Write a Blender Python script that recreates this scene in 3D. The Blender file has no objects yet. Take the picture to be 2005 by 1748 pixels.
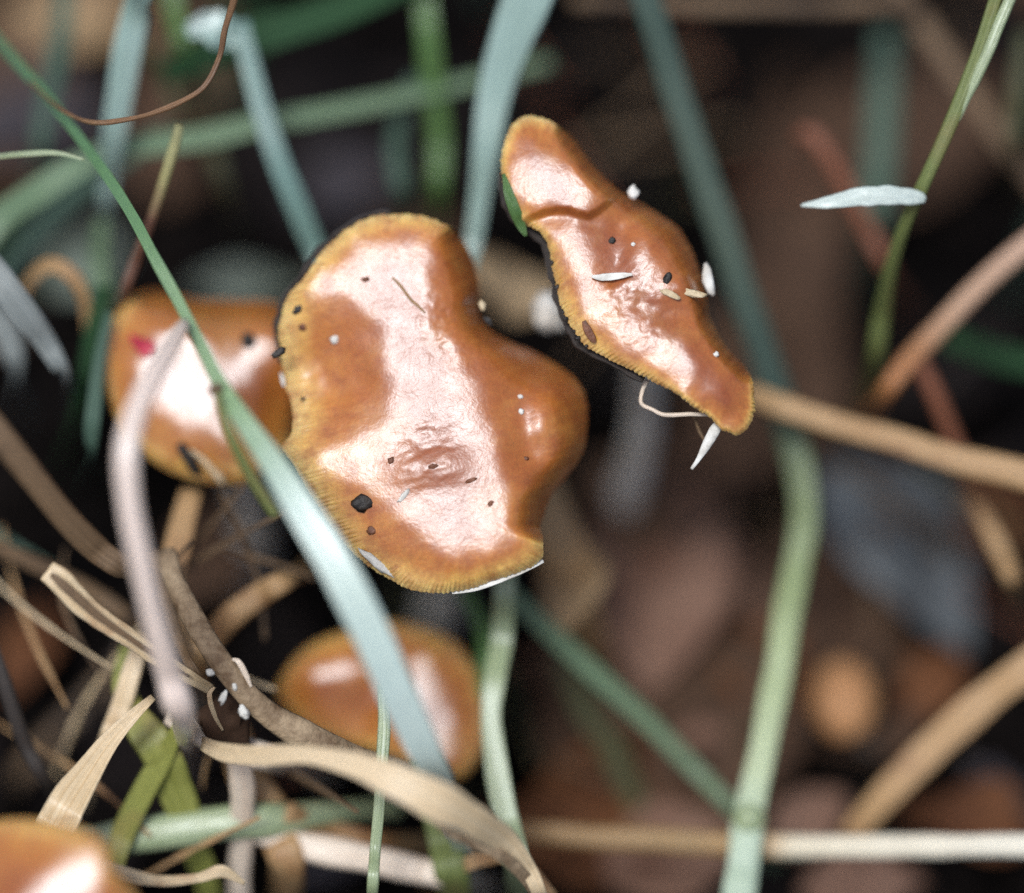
import bpy, math, random
import numpy as np
from mathutils import Vector, noise as mnoise

random.seed(7); rng = np.random.default_rng(7)
S = bpy.context.scene
COL = S.collection

# ------------------------------------------------------------------ camera
PITCH = math.radians(60)
FOC = 26.7                       # cm from lens to the plane of sharp focus
RIGHT = Vector((1, 0, 0))
FWD = Vector((0, math.cos(PITCH), -math.sin(PITCH)))
UP = Vector((0, math.sin(PITCH), math.cos(PITCH)))
FPT = Vector((0, 0, 0.055))
CAM = FPT - FWD * FOC * 0.01
cd = bpy.data.cameras.new('camera'); cam = bpy.data.objects.new('camera', cd)
COL.objects.link(cam); cam.location = CAM
cam.rotation_euler = (math.pi / 2 - PITCH, 0, 0)
cd.lens = 100; cd.sensor_width = 36; cd.sensor_fit = 'HORIZONTAL'
cd.clip_start = 0.005; cd.clip_end = 60
cd.dof.use_dof = True; cd.dof.focus_distance = FOC * 0.01 - 0.0005
cd.dof.aperture_fstop = 3.4
S.camera = cam

# ------------------------------------------------------------------ light
Lc = Vector((-0.21, 0.32, 0.92)).normalized()          # towards the sun, in camera axes
SUN = (RIGHT * Lc.x + UP * Lc.y - FWD * Lc.z).normalized()
HALF = (SUN - FWD).normalized()
W = bpy.data.worlds.new('World'); S.world = W; W.use_nodes = True
nt = W.node_tree; bg = nt.nodes['Background']
sky = nt.nodes.new('ShaderNodeTexSky'); sky.sky_type = 'NISHITA'; sky.sun_disc = False
sky.sun_elevation = math.asin(SUN.z); sky.sun_rotation = math.atan2(SUN.x, SUN.y)
sky.dust_density = 4.0; sky.air_density = 1.0
nt.links.new(sky.outputs[0], bg.inputs[0]); bg.inputs[1].default_value = 0.07
sl = bpy.data.lights.new('sun', 'SUN'); sl.energy = 1.5; sl.angle = math.radians(18); sl.color = (0.87, 0.945, 1.0)
so = bpy.data.objects.new('sun', sl); COL.objects.link(so)
so.location = (-0.3, 0, 1.0); so.rotation_euler = SUN.to_track_quat('Z', 'Y').to_euler()
S.view_settings.view_transform = 'Standard'; S.view_settings.look = 'None'
S.view_settings.gamma = 1.0; S.view_settings.exposure = 0.88
S.view_settings.use_curve_mapping = False
S.render.engine = 'CYCLES'
S.cycles.max_bounces = 6; S.cycles.transparent_max_bounces = 6
S.cycles.use_denoising = False

# ------------------------------------------------------------------ helpers
PXW, CX, CY = 2005.0, 1002.5, 874.0
PXCM = PXW / (0.36 * FOC)                                # photo pixels per cm at the focus plane
def P(px, py, z):
    """pixel of the photograph + height z (cm) above the focus plane towards the lens -> world (m)"""
    d = FOC - z; k = 0.36 * d / PXW
    return CAM + (FWD * d + RIGHT * ((px - CX) * k) + UP * (-(py - CY) * k)) * 0.01
def PG(px, py, h=0.0):
    """where the sight line through that pixel meets the ground (height h in cm)"""
    k = 0.36 / PXW
    v = FWD + RIGHT * ((px - CX) * k) + UP * (-(py - CY) * k)
    return CAM + v * ((h * 0.01 - CAM.z) / v.z)
def pt(p):
    return PG(p[0], p[1], 0.15) if p[2] == 'g' else P(p[0], p[1], p[2])
def depth(w):
    return (w - CAM).dot(FWD) * 100
def tag(o, label=None, cat=None, group=None, kind=None):
    if label: o['label'] = label
    if cat: o['category'] = cat
    if group: o['group'] = group
    if kind: o['kind'] = kind
    return o
def empty(name, loc):
    o = bpy.data.objects.new(name, None); COL.objects.link(o); o.location = loc
    o.empty_display_size = 0.004
    return o
def build(name, V, F, mat, parent=None, loc=None, uv=None, attrs=None, smooth=True):
    """V world coords (n,3); the object's origin goes to loc (or the parent's)"""
    V = np.asarray(V, dtype=np.float64)
    if loc is None:
        loc = parent_loc(parent) if parent is not None else Vector(V[np.argmin(V[:, 2])])
    me = bpy.data.meshes.new(name)
    me.from_pydata((V - np.array(loc)).tolist(), [], F)
    if smooth: me.polygons.foreach_set('use_smooth', [True] * len(me.polygons))
    if uv is not None:
        ul = me.uv_layers.new(name='UVMap')
        li = np.empty(len(me.loops), dtype=np.int32); me.loops.foreach_get('vertex_index', li)
        ul.data.foreach_set('uv', np.asarray(uv, dtype=np.float32)[li].ravel())
    for k, a in (attrs or {}).items():
        a = np.asarray(a, dtype=np.float32)
        at = me.attributes.new(k, 'FLOAT' if a.ndim == 1 else 'FLOAT_VECTOR', 'POINT'); at.data.foreach_set('value' if a.ndim == 1 else 'vector', a.ravel())
    me.materials.append(mat); me.update()
    o = bpy.data.objects.new(name, me); COL.objects.link(o)
    if parent is not None: o.parent = parent; o.location = Vector(loc) - parent_loc(parent)
    else: o.location = loc
    return o
def parent_loc(p):
    l = Vector(p.location)
    while p.parent is not None:
        p = p.parent; l += Vector(p.location)
    return l
def catmull(A, n, closed=False):
    A = np.asarray(A, dtype=np.float64); m = len(A)
    if closed: Q = np.vstack([A[-1], A, A[0], A[1]]); seg = m
    else: Q = np.vstack([2 * A[0] - A[1], A, 2 * A[-1] - A[-2]]); seg = m - 1
    out = []
    per = 24
    for i in range(seg):
        p0, p1, p2, p3 = Q[i:i + 4]
        t = np.linspace(0, 1, per, endpoint=False)[:, None]
        out.append(.5 * (2 * p1 + (p2 - p0) * t + (2 * p0 - 5 * p1 + 4 * p2 - p3) * t ** 2 + (3 * p1 - p0 - 3 * p2 + p3) * t ** 3))
    out = np.vstack(out + ([out[0][:1]] if closed else [A[-1:]]))
    d = np.r_[0, np.cumsum(np.linalg.norm(np.diff(out[:, :2], axis=0), axis=1) + 1e-9)]
    s = np.linspace(0, d[-1], n + 1)[:-1] if closed else np.linspace(0, d[-1], n)
    return np.column_stack([np.interp(s, d, out[:, k]) for k in range(A.shape[1])])

# ------------------------------------------------------------------ materials
class NT:
    def __init__(s, name):
        s.m = bpy.data.materials.new(name); s.m.use_nodes = True
        s.t = s.m.node_tree; s.b = s.t.nodes['Principled BSDF']
    def n(s, typ, **kw):
        nd = s.t.nodes.new('ShaderNode' + typ)
        for k, v in kw.items():
            if k in nd.inputs: nd.inputs[k].default_value = v
            else: setattr(nd, k, v)
        return nd
    def l(s, a, b): s.t.links.new(a, b)
    def ramp(s, fac, stops):
        r = s.n('ValToRGB'); e = r.color_ramp.elements
        while len(e) < len(stops): e.new(0.5)
        for i, (p, c) in enumerate(stops):
            e[i].position = p; e[i].color = (*c, 1) if len(c) == 3 else c
        s.l(fac, r.inputs[0]); return r.outputs[0]
    def mix(s, fac, a, b, mode='MIX'):
        m = s.n('Mix', data_type='RGBA', blend_type=mode)
        for i, v in ((0, fac), (6, a), (7, b)):
            if hasattr(v, 'links'): s.l(v, m.inputs[i])
            else: m.inputs[i].default_value = v if i == 0 or len(v) == 4 else (*v, 1)
        return m.outputs[2]
    def math(s, op, a, b=0.0):
        m = s.n('Math', operation=op)
        for i, v in ((0, a), (1, b)):
            if hasattr(v, 'links'): s.l(v, m.inputs[i])
            else: m.inputs[i].default_value = v
        return m.outputs[0]
    def noise(s, vec, scale, detail=4, rough=.55, w=None):
        nn = s.n('TexNoise', Scale=scale, Detail=detail, Roughness=rough)
        if w is not None: nn.noise_dimensions = '4D'; s.l(w, nn.inputs['W'])
        if vec is not None: s.l(vec, nn.inputs['Vector'])
        return nn.outputs['Fac']
    def bump(s, h, strength, dist):
        b = s.n('Bump', Strength=strength, Distance=dist); s.l(h, b.inputs['Height'])
        s.l(b.outputs[0], s.b.inputs['Normal']); return b
def mat_blade(name, a, b, dry=None, grad=None, *, dryamt=0.3, rough=.35, spec=.5, trans=.25, veins=10, coat=0):
    k = NT(name)
    uv = k.n('TexCoord').outputs['UV']; ob = k.n('TexCoord').outputs['Object']
    rnd = k.math('MULTIPLY', k.n('ObjectInfo').outputs['Random'], 37.0)
    sep = k.n('SeparateXYZ'); k.l(uv, sep.inputs[0])
    mp = k.n('Mapping'); mp.inputs['Scale'].default_value = (veins, 0.9, 1); k.l(uv, mp.inputs[0])
    st = k.noise(mp.outputs[0], 1.6, 3, .6, rnd)
    bl = k.noise(ob, 120, 4, .6, rnd)
    c = k.mix(k.ramp(st, [(.3, (0, 0, 0)), (.72, (1, 1, 1))]), a, b)
    if grad:
        vv = k.math('ADD', sep.outputs[1], k.math('MULTIPLY', k.math('SUBTRACT', bl, .5), .12))
        c = k.mix(.55, k.ramp(vv, grad), c, 'SOFT_LIGHT')
    if dry is not None:
        c = k.mix(k.ramp(bl, [(.62 - dryamt * .5, (0, 0, 0)), (.78 - dryamt * .4, (1, 1, 1))]), c, dry)
    fine = k.noise(ob, 1500, 3, .6)
    c = k.mix(.35, c, k.ramp(fine, [(.2, (.35, .35, .35)), (.8, (1, 1, 1))]), 'MULTIPLY')
    k.l(c, k.b.inputs['Base Color'])
    k.b.inputs['Roughness'].default_value = rough; k.b.inputs['Specular IOR Level'].default_value = spec
    k.b.inputs['Coat Weight'].default_value = coat; k.b.inputs['Coat Roughness'].default_value = .25
    k.bump(st, .5, .0004)
    tr = k.n('BsdfTranslucent'); k.l(c, tr.inputs[0])
    mx = k.n('MixShader'); mx.inputs[0].default_value = trans
    k.l(k.b.outputs[0], mx.inputs[1]); k.l(tr.outputs[0], mx.inputs[2])
    k.l(mx.outputs[0], k.t.nodes['Material Output'].inputs['Surface'])
    return k.m
def mat_plain(name, a, b, scale=600, rough=.6, spec=.4, bump=.4, bd=.0003, lo=.35, hi=.65):
    k = NT(name); ob = k.n('TexCoord').outputs['Object']
    rnd = k.math('MULTIPLY', k.n('ObjectInfo').outputs['Random'], 37.0)
    f = k.noise(ob, scale, 5, .62, rnd)
    k.l(k.ramp(f, [(lo, a), (hi, b)]), k.b.inputs['Base Color'])
    k.b.inputs['Roughness'].default_value = rough; k.b.inputs['Specular IOR Level'].default_value = spec
    k.bump(k.noise(ob, scale * 2.5, 4, .6, rnd), bump, bd)
    return k.m
def mat_cap(name, pal, rough=.4, bump=.22):
    """viscid mushroom cap: darker disc, paler striate margin, fine pitted skin"""
    k = NT(name); ob = k.n('TexCoord').outputs['Object']
    a = k.n('Attribute', attribute_name='rim').outputs['Fac']
    big = k.noise(ob, 160, 4, .6); mid = k.noise(ob, 520, 4, .6); fine = k.noise(ob, 2600, 3, .6)
    t = k.math('ADD', a, k.math('MULTIPLY', k.math('SUBTRACT', big, .5), .22))
    c = k.ramp(t, [(.1, pal[0]), (.45, pal[1]), (.72, pal[2]), (.86, pal[3]), (.99, pal[4])])
    c = k.mix(k.ramp(mid, [(.42, (0, 0, 0)), (.68, (.6, .6, .6))]), c, pal[0])
    c = k.mix(k.ramp(big, [(.52, (0, 0, 0)), (.75, (.25, .25, .25))]), c, pal[3])
    ra = k.n('Attribute', attribute_name='ring')
    mpr = k.n('Mapping'); mpr.inputs['Scale'].default_value = (16, 16, 1.6); k.l(ra.outputs['Vector'], mpr.inputs[0])
    fib = k.noise(mpr.outputs[0], 1.0, 5, .65)
    fw = k.math('POWER', a, 2.5)
    fib = k.math('ADD', .425, k.math('MULTIPLY', k.math('SUBTRACT', fib, .425), fw))
    c = k.mix(k.ramp(fib, [(.4, (0, 0, 0)), (.75, (.6, .6, .6))]), c, pal[0])
    c = k.mix(k.ramp(fib, [(.25, (.35, .35, .35)), (.45, (0, 0, 0))]), c, pal[3])
    c = k.mix(.4, c, k.ramp(fine, [(.25, (.45, .4, .35)), (.7, (1, 1, 1))]), 'MULTIPLY')
    k.l(c, k.b.inputs['Base Color'])
    r = k.n('MapRange'); k.l(mid, r.inputs[0]); r.inputs[1].default_value = .3; r.inputs[2].default_value = .7
    r.inputs[3].default_value = rough - .05; r.inputs[4].default_value = rough + .1
    k.l(r.outputs[0], k.b.inputs['Roughness'])
    k.b.inputs['Specular IOR Level'].default_value = .6
    k.b.inputs['Coat Weight'].default_value = .64; k.b.inputs['Coat Roughness'].default_value = .25
    k.b.inputs['Subsurface Weight'].default_value = .15; k.b.inputs['Subsurface Radius'].default_value = (1, .4, .15)
    k.b.inputs['Subsurface Scale'].default_value = .0012
    wr = k.n('TexNoise', Scale=430, Detail=4, Roughness=.6, Distortion=.5); k.l(ob, wr.inputs[0])
    hsum = k.math('ADD', k.math('MULTIPLY', wr.outputs['Fac'], .22), k.math('MULTIPLY', fine, .26))
    bm = k.bump(hsum, bump, .0006)
    k.l(bm.outputs[0], k.b.inputs['Coat Normal'])
    return k.m

PAL = [(.29, .062, .012), (.46, .14, .024), (.56, .205, .036), (.74, .42, .10), (.86, .62, .23)]
M = {}
M['cap'] = mat_cap('orange viscid cap skin', PAL)
M['cap_soft'] = mat_cap('orange brown cap skin', [(.32, .085, .016), (.44, .15, .026), (.52, .21, .038), (.64, .36, .09), (.70, .42, .13)], .32, .16)
M['gill'] = mat_plain('brown gills', (.16, .07, .025), (.30, .16, .07), 900)
M['stipe'] = mat_plain('pale fibrous stipe', (.45, .38, .30), (.72, .68, .62), 500, .6)
M['pale'] = mat_blade('pale grey green grass', (.29, .43, .36), (.46, .60, .53), None, rough=.3, spec=1.0, trans=.12, coat=.7)
M['palegreen'] = mat_blade('pale bleached green grass', (.29, .37, .17), (.50, .56, .34), None, rough=.3, spec=.9, trans=.12, coat=.5)
M['teal'] = mat_blade('blue green grass', (.12, .24, .195), (.25, .38, .33), None, rough=.33, spec=.9, trans=.15, coat=.4)
M['dimteal'] = mat_blade('dull blue green grass', (.06, .115, .08), (.12, .19, .135), None, rough=.5, spec=.3)
M['green'] = mat_blade('fresh green grass', (.07, .16, .04), (.17, .30, .09), None, rough=.3, spec=.6)
M['yellowgreen'] = mat_blade('yellow green grass', (.26, .28, .05), (.46, .46, .13), (.40, .30, .10), dryamt=.15, rough=.35)
M['midgreen'] = mat_blade('soft grey green grass', (.13, .22, .11), (.27, .37, .22), None, rough=.38, spec=.5)
M['olive'] = mat_blade('olive green grass', (.15, .19, .05), (.30, .34, .12), (.28, .22, .08), dryamt=.2, rough=.35)
M['dimolive'] = mat_blade('dull olive grass', (.07, .075, .03), (.13, .13, .055), (.10, .07, .03), dryamt=.3, rough=.5)
M['darkgreen'] = mat_blade('dark green leaf', (.016, .055, .02), (.04, .11, .04), None, rough=.6, spec=.2)
M['straw'] = mat_blade('dry straw', (.64, .43, .21), (.90, .73, .49), (.36, .17, .06), dryamt=.12, rough=.38, spec=.8, trans=.08)
M['cream'] = mat_blade('cream dead stem', (.80, .60, .44), (.93, .80, .64), None, rough=.35, spec=.8, trans=.06, coat=.3)
M['pinkcream'] = mat_blade('pinkish cream stem', (.86, .64, .52), (.95, .82, .72), None, rough=.32, spec=.9, trans=.05, coat=.6)
M['tan'] = mat_blade('tan dead stem', (.40, .22, .09), (.58, .37, .18), (.26, .11, .04), dryamt=.2, rough=.45, trans=.1)
M['rust'] = mat_blade('rusty red dead stem', (.19, .062, .03), (.30, .11, .055), (.12, .04, .02), dryamt=.2, rough=.5, trans=.05)
M['brown'] = mat_blade('brown dead stem', (.13, .075, .035), (.24, .15, .08), (.07, .04, .02), dryamt=.3, rough=.55, trans=.05)
M['grey'] = mat_blade('grey weathered grass', (.22, .24, .22), (.42, .45, .43), None, rough=.4)
M['dark'] = mat_blade('nearly black rotten stem and gill shade', (.018, .013, .01), (.045, .03, .022), None, rough=.6, trans=0)
G_ = (.5, .5, .5); H_ = (.62, .62, .62)
M['blade_main'] = mat_blade('grass blade green at the tip and pale below', G_, H_, None, [(.0, (.07, .17, .06)), (.20, (.11, .24, .08)), (.36, (.24, .38, .16)), (.46, (.54, .68, .58)), (.72, (.66, .76, .69)), (.84, (.62, .72, .63)), (1, (.50, .60, .50))], rough=.3, spec=1.0, trans=.12, coat=.9)  # pale lower stops also paint in sheen lost where the blade tilts away
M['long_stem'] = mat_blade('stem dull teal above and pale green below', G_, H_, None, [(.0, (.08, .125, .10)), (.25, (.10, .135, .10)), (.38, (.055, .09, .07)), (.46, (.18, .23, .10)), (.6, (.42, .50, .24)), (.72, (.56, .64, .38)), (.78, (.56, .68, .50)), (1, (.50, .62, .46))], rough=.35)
M['fallen'] = mat_blade('fallen stalk tan to cream', G_, H_, None, [(.0, (.30, .17, .07)), (.34, (.34, .21, .09)), (.44, (.46, .26, .10)), (.5, (.74, .64, .46)), (1, (.80, .74, .60))], rough=.35, trans=.05)
M['fork'] = mat_blade('twig cream above and rust below', G_, H_, None, [(.0, (.52, .33, .23)), (.22, (.52, .31, .19)), (.32, (.46, .19, .07)), (1, (.30, .10, .035))], rough=.4, trans=.05)
M['tipped'] = mat_blade('brown stem with olive tip', G_, H_, None, [(.0, (.42, .40, .18)), (.07, (.34, .30, .12)), (.12, (.17, .075, .045)), (1, (.13, .05, .03))], rough=.5, trans=.05)
M['tendrilmat'] = mat_blade('wiry brown tendril skin', (.16, .075, .035), (.34, .19, .09), (.10, .05, .03), rough=.4, trans=0)
M['twig'] = mat_plain('weathered twig bark', (.12, .07, .035), (.36, .26, .16), 420, .65, .35, .8, .0006)
M['white'] = mat_plain('white dry fragment', (.46, .42, .36), (.78, .76, .70), 700, .6)
M['black'] = mat_plain('black soil crumb', (.008, .006, .005), (.03, .022, .016), 1500, .5)
M['brownbit'] = mat_plain('red brown fragment', (.09, .03, .012), (.20, .07, .03), 1500, .5)
M['tanbit'] = mat_plain('tan fragment', (.45, .33, .18), (.62, .5, .33), 1500, .5)
M['red'] = mat_plain('crimson scrap', (.30, .012, .03), (.58, .035, .07), 420, .5)
M['soil'] = mat_plain('dark wet soil', (.0025, .0024, .0028), (.010, .0075, .0065), 90, .95, .02, .8, .002)
LEAFC = {'pinkbrown': ((.13, .065, .042), (.25, .145, .10)), 'brown': ((.055, .029, .018), (.14, .078, .046)),
         'dark': ((.005, .0042, .0045), (.016, .012, .011)), 'bluegrey': ((.05, .052, .056), (.19, .205, .21)),  # near-black leaf colour stands in for deep shade on the litter
         'tan': ((.26, .16, .08), (.46, .32, .18)), 'rust': ((.09, .032, .013), (.19, .075, .03)),
         'plum': ((.05, .043, .048), (.13, .11, .12)), 'palegreen': ((.16, .19, .14), (.34, .38, .32))}
LEAF_SHADE = {'brown': .75, 'rust': .7, 'pinkbrown': .95, 'plum': .5, 'bluegrey': .75, 'palegreen': .7}  # leaf albedo lowered in place of shade from the grass above
for k_, (a_, b_) in LEAFC.items():
    a_, b_ = [tuple(v * LEAF_SHADE.get(k_, 1) for v in c_) for c_ in (a_, b_)]
    M['leaf_' + k_] = mat_plain('dead leaf ' + k_, a_, b_, 130, .75, .03 if k_ == 'dark' else .14, .6, .0006)

# ------------------------------------------------------------------ setting: soil
def ground():
    n = 181
    g = np.linspace(-1, 1, n); g = np.sign(g) * (0.16 * np.abs(g) + 2.84 * np.abs(g) ** 6)
    V = []
    for y in g:
        for x in g:
            r = math.hypot(x, y)
            h = .004 * mnoise.noise((x * 45, y * 45, 1)) + .0018 * mnoise.noise((x * 150, y * 150, 5)) + .0008 * mnoise.noise((x * 420, y * 420, 9))
            V.append((x, y + .02, h * (1 if r < .4 else .4) - .0025))
    F = [(j * n + i, j * n + i + 1, (j + 1) * n + i + 1, (j + 1) * n + i) for j in range(n - 1) for i in range(n - 1)]
    o = build('ground', V, F, M['soil'], loc=(0, 0, 0)); tag(o, kind='structure')
ground()

def lump(seed, n=7, sx=1, sy=1, sz=1, rough=.25):
    """small irregular closed body about the origin: unit radius times (sx, sy, sz)"""
    V = [(0, 0, 1)]; m = n + 3
    for j in range(1, n):
        a = math.pi * j / n
        for i in range(m):
            b = 2 * math.pi * i / m; V.append((math.sin(a) * math.cos(b), math.sin(a) * math.sin(b), math.cos(a)))
    V.append((0, 0, -1)); V = np.array(V)
    f = np.array([1 + rough * mnoise.noise((v[0] * 1.7 + seed * 3.1, v[1] * 1.7, v[2] * 1.7)) * 1.6 for v in V])
    V = V * f[:, None] * np.array([sx, sy, sz]); F = []
    for i in range(m): F.append((0, 1 + i, 1 + (i + 1) % m))
    for j in range(n - 2):
        for i in range(m):
            a = 1 + j * m; b = a + m; F.append((a + i, b + i, b + (i + 1) % m, a + (i + 1) % m))
    L = len(V) - 1; a = 1 + (n - 2) * m
    for i in range(m): F.append((a + i, L, a + (i + 1) % m))
    return V, F
def crumbs():
    Vs, Fs = [], []; off = 0
    base = [lump(q, 4, rough=.5) for q in range(8)]
    for i in range(2600):
        x, y = rng.uniform(-.11, .11), rng.uniform(-.085, .15)
        s = float(rng.uniform(.0006, .0022)) * (1 if rng.random() < .93 else 2)
        v, f = base[i % 8]; a = rng.uniform(0, 6.28)
        R = np.array([[math.cos(a), -math.sin(a), 0], [math.sin(a), math.cos(a), 0], [0, 0, 1]])
        Vs.append((v * np.array([s * rng.uniform(.7, 1.8), s, s * .8])) @ R.T + np.array([x, y, .0004])); Fs += [tuple(q + off for q in t) for t in f]; off += len(v)
    o = build('soil_crumbs', np.vstack(Vs), Fs, M['soil'], loc=(0, 0, 0))
    tag(o, 'dark wet soil crumbs and humus bits strewn over the ground', 'soil', kind='stuff')
crumbs()

# ------------------------------------------------------------------ leaves of the litter
def leaf_mesh(L, Wd, curl=.2, cup=.15, seed=0, lobes=0, point=1.3):
    nu, nv = 22, 11; V = []; uv = []
    for side in (0, 1):
        for i in range(nu):
            t = i / (nu - 1)
            prof = math.sin(math.pi * min(1, t ** .85)) ** .8 * (1 + .1 * math.sin(9 * t + seed)) * (1 - .25 * t ** 3 * point)
            if lobes: prof *= 1 - .3 * abs(math.sin(lobes * math.pi * t))
            prof = max(prof, .02)
            for j in range(nv):
                s = j / (nv - 1) * 2 - 1
                x = (t - .5) * L; y = s * prof * Wd / 2
                z = L * (-curl * (t - .5) ** 2 * 2) + Wd * cup * (s * prof) ** 2 + .05 * L * mnoise.noise((t * 2.6 + seed * 7, s * 1.6, seed)) - .025 * Wd * math.exp(-(s / .12) ** 2)
                z += .012 * Wd * math.sin(t * 26 + abs(s) * 4)
                V.append((x, y, z - side * .00025)); uv.append((t, j / (nv - 1)))
    F = []; B = nu * nv
    for i in range(nu - 1):
        for j in range(nv - 1):
            a = i * nv + j; F.append((a, a + nv, a + nv + 1, a + 1)); F.append((B + a, B + a + 1, B + a + nv + 1, B + a + nv))
    for i in range(nu - 1):
        a = i * nv; F.append((a, B + a, B + a + nv, a + nv)); a = i * nv + nv - 1; F.append((a, a + nv, B + a + nv, B + a))
    for j in range(nv - 1):
        a = j; F.append((a, a + 1, B + a + 1, B + a)); a = (nu - 1) * nv + j; F.append((a, B + a, B + a + 1, a + 1))
    return np.array(V), F, uv
def leaf(px, py, h, Lpx, Wpx, ang, color, label, tx=0, ty=0, name='dead_leaf', group=None, seed=None, curl=.2, cup=.15, cat='leaf', lobes=0):
    """leaf whose middle stands h cm above the ground on that sight line; ang: heading on the ground, degrees"""
    c = PG(px, py, h); d = depth(c); s = .36 * d / PXW * .01
    V, F, uv = leaf_mesh(Lpx * s, Wpx * s, curl, cup, seed if seed is not None else px * .013 + py * .007, lobes)
    from mathutils import Euler
    R = np.array(Euler((math.radians(tx), math.radians(ty), math.radians(ang)), 'XYZ').to_matrix())
    V = V @ R.T
    V[:, 2] -= V[:, 2].min() if h <= .3 else 0
    V += np.array(c)
    o = build(name, V, F, M['leaf_' + color], uv=uv)
    return tag(o, label, cat, group)
leaf(1330, 1120, .5, 560, 330, 97, 'pinkbrown', 'large pinkish brown dead leaf lying on the ground between the green stems', 12, -8)
leaf(1760, 1110, .2, 480, 260, -58, 'bluegrey', 'blue grey wet dead leaf under the tan stalk', -6, 6)
leaf(1545, 430, .5, 900, 210, 85, 'brown', 'long dark brown dead leaf behind the long dull green blade', 14, 0)
leaf(690, 360, .6, 230, 150, 20, 'plum', 'plum grey dead leaf behind the blue green blade above the broad cap')
leaf(1210, 1540, .4, 420, 230, 30, 'rust', 'rust brown dead leaf beside the joint of the pale green stem', 8, 0)
leaf(1120, 1120, 2.4, 330, 130, 80, 'tan', 'tan dead leaf under the bulging lobe of the broad cap', 10, 25)
leaf(1330, 1690, .3, 330, 200, 10, 'pinkbrown', 'mottled pinkish dead leaf under the cream horizontal stalk')
leaf(1950, 1560, .4, 160, 130, 0, 'plum', 'small grey violet dead leaf beside the slanting flattened tan stalk', 10, 10)
leaf(1590, 1600, .5, 190, 130, 40, 'pinkbrown', 'small pale pinkish leaf scrap at the stem joint')
leaf(1830, 1330, .4, 190, 130, 60, 'rust', 'reddish leaf scrap tucked behind the slanting flattened tan stalk')
leaf(995, 545, 3.2, 250, 190, 100, 'tan', 'tan dead leaf standing in the gap between the two sharp caps', 30, 25)
leaf(490, 560, 1.6, 250, 80, 0, 'palegreen', 'pale greyish leaf scrap behind the rim of the half covered cap', 25, 0)
leaf(180, 500, 1.5, 220, 130, 60, 'palegreen', 'pale grey green leaf behind the thin brown stem', 20, 15)
leaf(70, 230, .5, 330, 200, 15, 'plum', 'brownish grey dead leaf under the thin end of the long slanting blade')
leaf(120, 40, .8, 420, 120, 4, 'tan', 'flat tan brown dead leaf behind the upright pale teal blade', 15, 0)
leaf(440, 1060, 1.0, 330, 190, 60, 'brown', 'shaded brown dead leaf under the half covered cap', 10, 20)
leaf(1240, 960, 1.2, 300, 190, 60, 'brown', 'dark brown dead leaf under the folded cap', 14, 10)
leaf(1480, 1300, .4, 330, 170, 120, 'rust', 'rusty dead leaf behind the pale green jointed stem')
leaf(1870, 720, .5, 360, 200, 20, 'dark', 'blackish dead leaf behind the forked rusty twig')
leaf(60, 1250, .5, 260, 110, 75, 'rust', 'dark rusty leaf under the split grey twig', 10, 10)
leaf(640, 1680, .4, 200, 130, 20, 'plum', 'grey dead leaf under the crossing cream stalks')
leaf(1280, 1060, 1.0, 640, 300, 88, 'pinkbrown', 'broad pinkish brown dead leaf overlapping the large one', 10, 14)
leaf(1420, 1420, .5, 520, 300, 70, 'brown', 'big dull brown dead leaf between the round button and the jointed stem', 6, -6)
leaf(1640, 1180, .4, 480, 280, 20, 'brown', 'big dull brown dead leaf above the round button', 6, 6)
leaf(1250, 1330, .4, 520, 260, 160, 'pinkbrown', 'mottled brown dead leaf crossed by the slanting dull blades', 6, 6)
leaf(1520, 700, .4, 560, 320, 70, 'brown', 'broad dark brown dead leaf under the long jointed stem', 6, 6)
leaf(1800, 250, .4, 560, 320, 40, 'brown', 'broad dark brown dead leaf behind the forked olive stem', 6, 6)
leaf(1430, 880, .6, 330, 190, 30, 'brown', 'dull brown dead leaf behind the pointed white seed', 10, 8)
leaf(1120, 1400, .5, 330, 180, 110, 'brown', 'brown dead leaf under the two slanting dull blades', 8, -8)
leaf(1700, 950, .5, 300, 160, 150, 'brown', 'brown dead leaf under the sideways tan stalk', 8, 8)
leaf(1900, 1620, .3, 300, 160, 170, 'rust', 'rust coloured dead leaf behind the bright cream part of the fallen stalk')
leaf(1690, 1740, .3, 260, 140, 5, 'pinkbrown', 'pinkish dead leaf in front of the bright cream part of the fallen stalk')
leaf(1950, 1000, .5, 280, 170, 80, 'rust', 'reddish brown dead leaf behind the pale ended stalk', 10, 0)
leaf(1080, 1640, .5, 300, 170, 150, 'rust', 'reddish dead leaf behind the tip of the twisted cream leaf')
protos = []
lc = ['brown', 'dark', 'dark', 'dark', 'brown', 'dark', 'dark']
for i in range(110):
    x, y = rng.uniform(-.13, .13), rng.uniform(-.10, .17)
    if i < 14:
        V, F, uv = leaf_mesh(.022, .012, rng.uniform(-.3, .4), rng.uniform(-.2, .3), i * 1.7, 3 if i % 3 == 0 else 0)
        o = build('dead_leaf', V + np.array([x, y, .003]), F, M['leaf_' + lc[i % 7]], loc=(x, y, .003), uv=uv); protos.append(o)
    else:
        o = protos[i % 14].copy(); COL.objects.link(o); o.location = (x, y, .0015 + rng.uniform(0, .003))
    s = rng.uniform(.5, 1.5); o.scale = (s, s * rng.uniform(.7, 1.3), s)
    o.rotation_euler = (rng.uniform(-.25, .25), rng.uniform(-.25, .25), rng.uniform(0, 6.28))
    tag(o, 'small dull brown dead leaf lying flat in the dark litter', 'leaf', 'small dead leaves of the litter')

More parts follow.
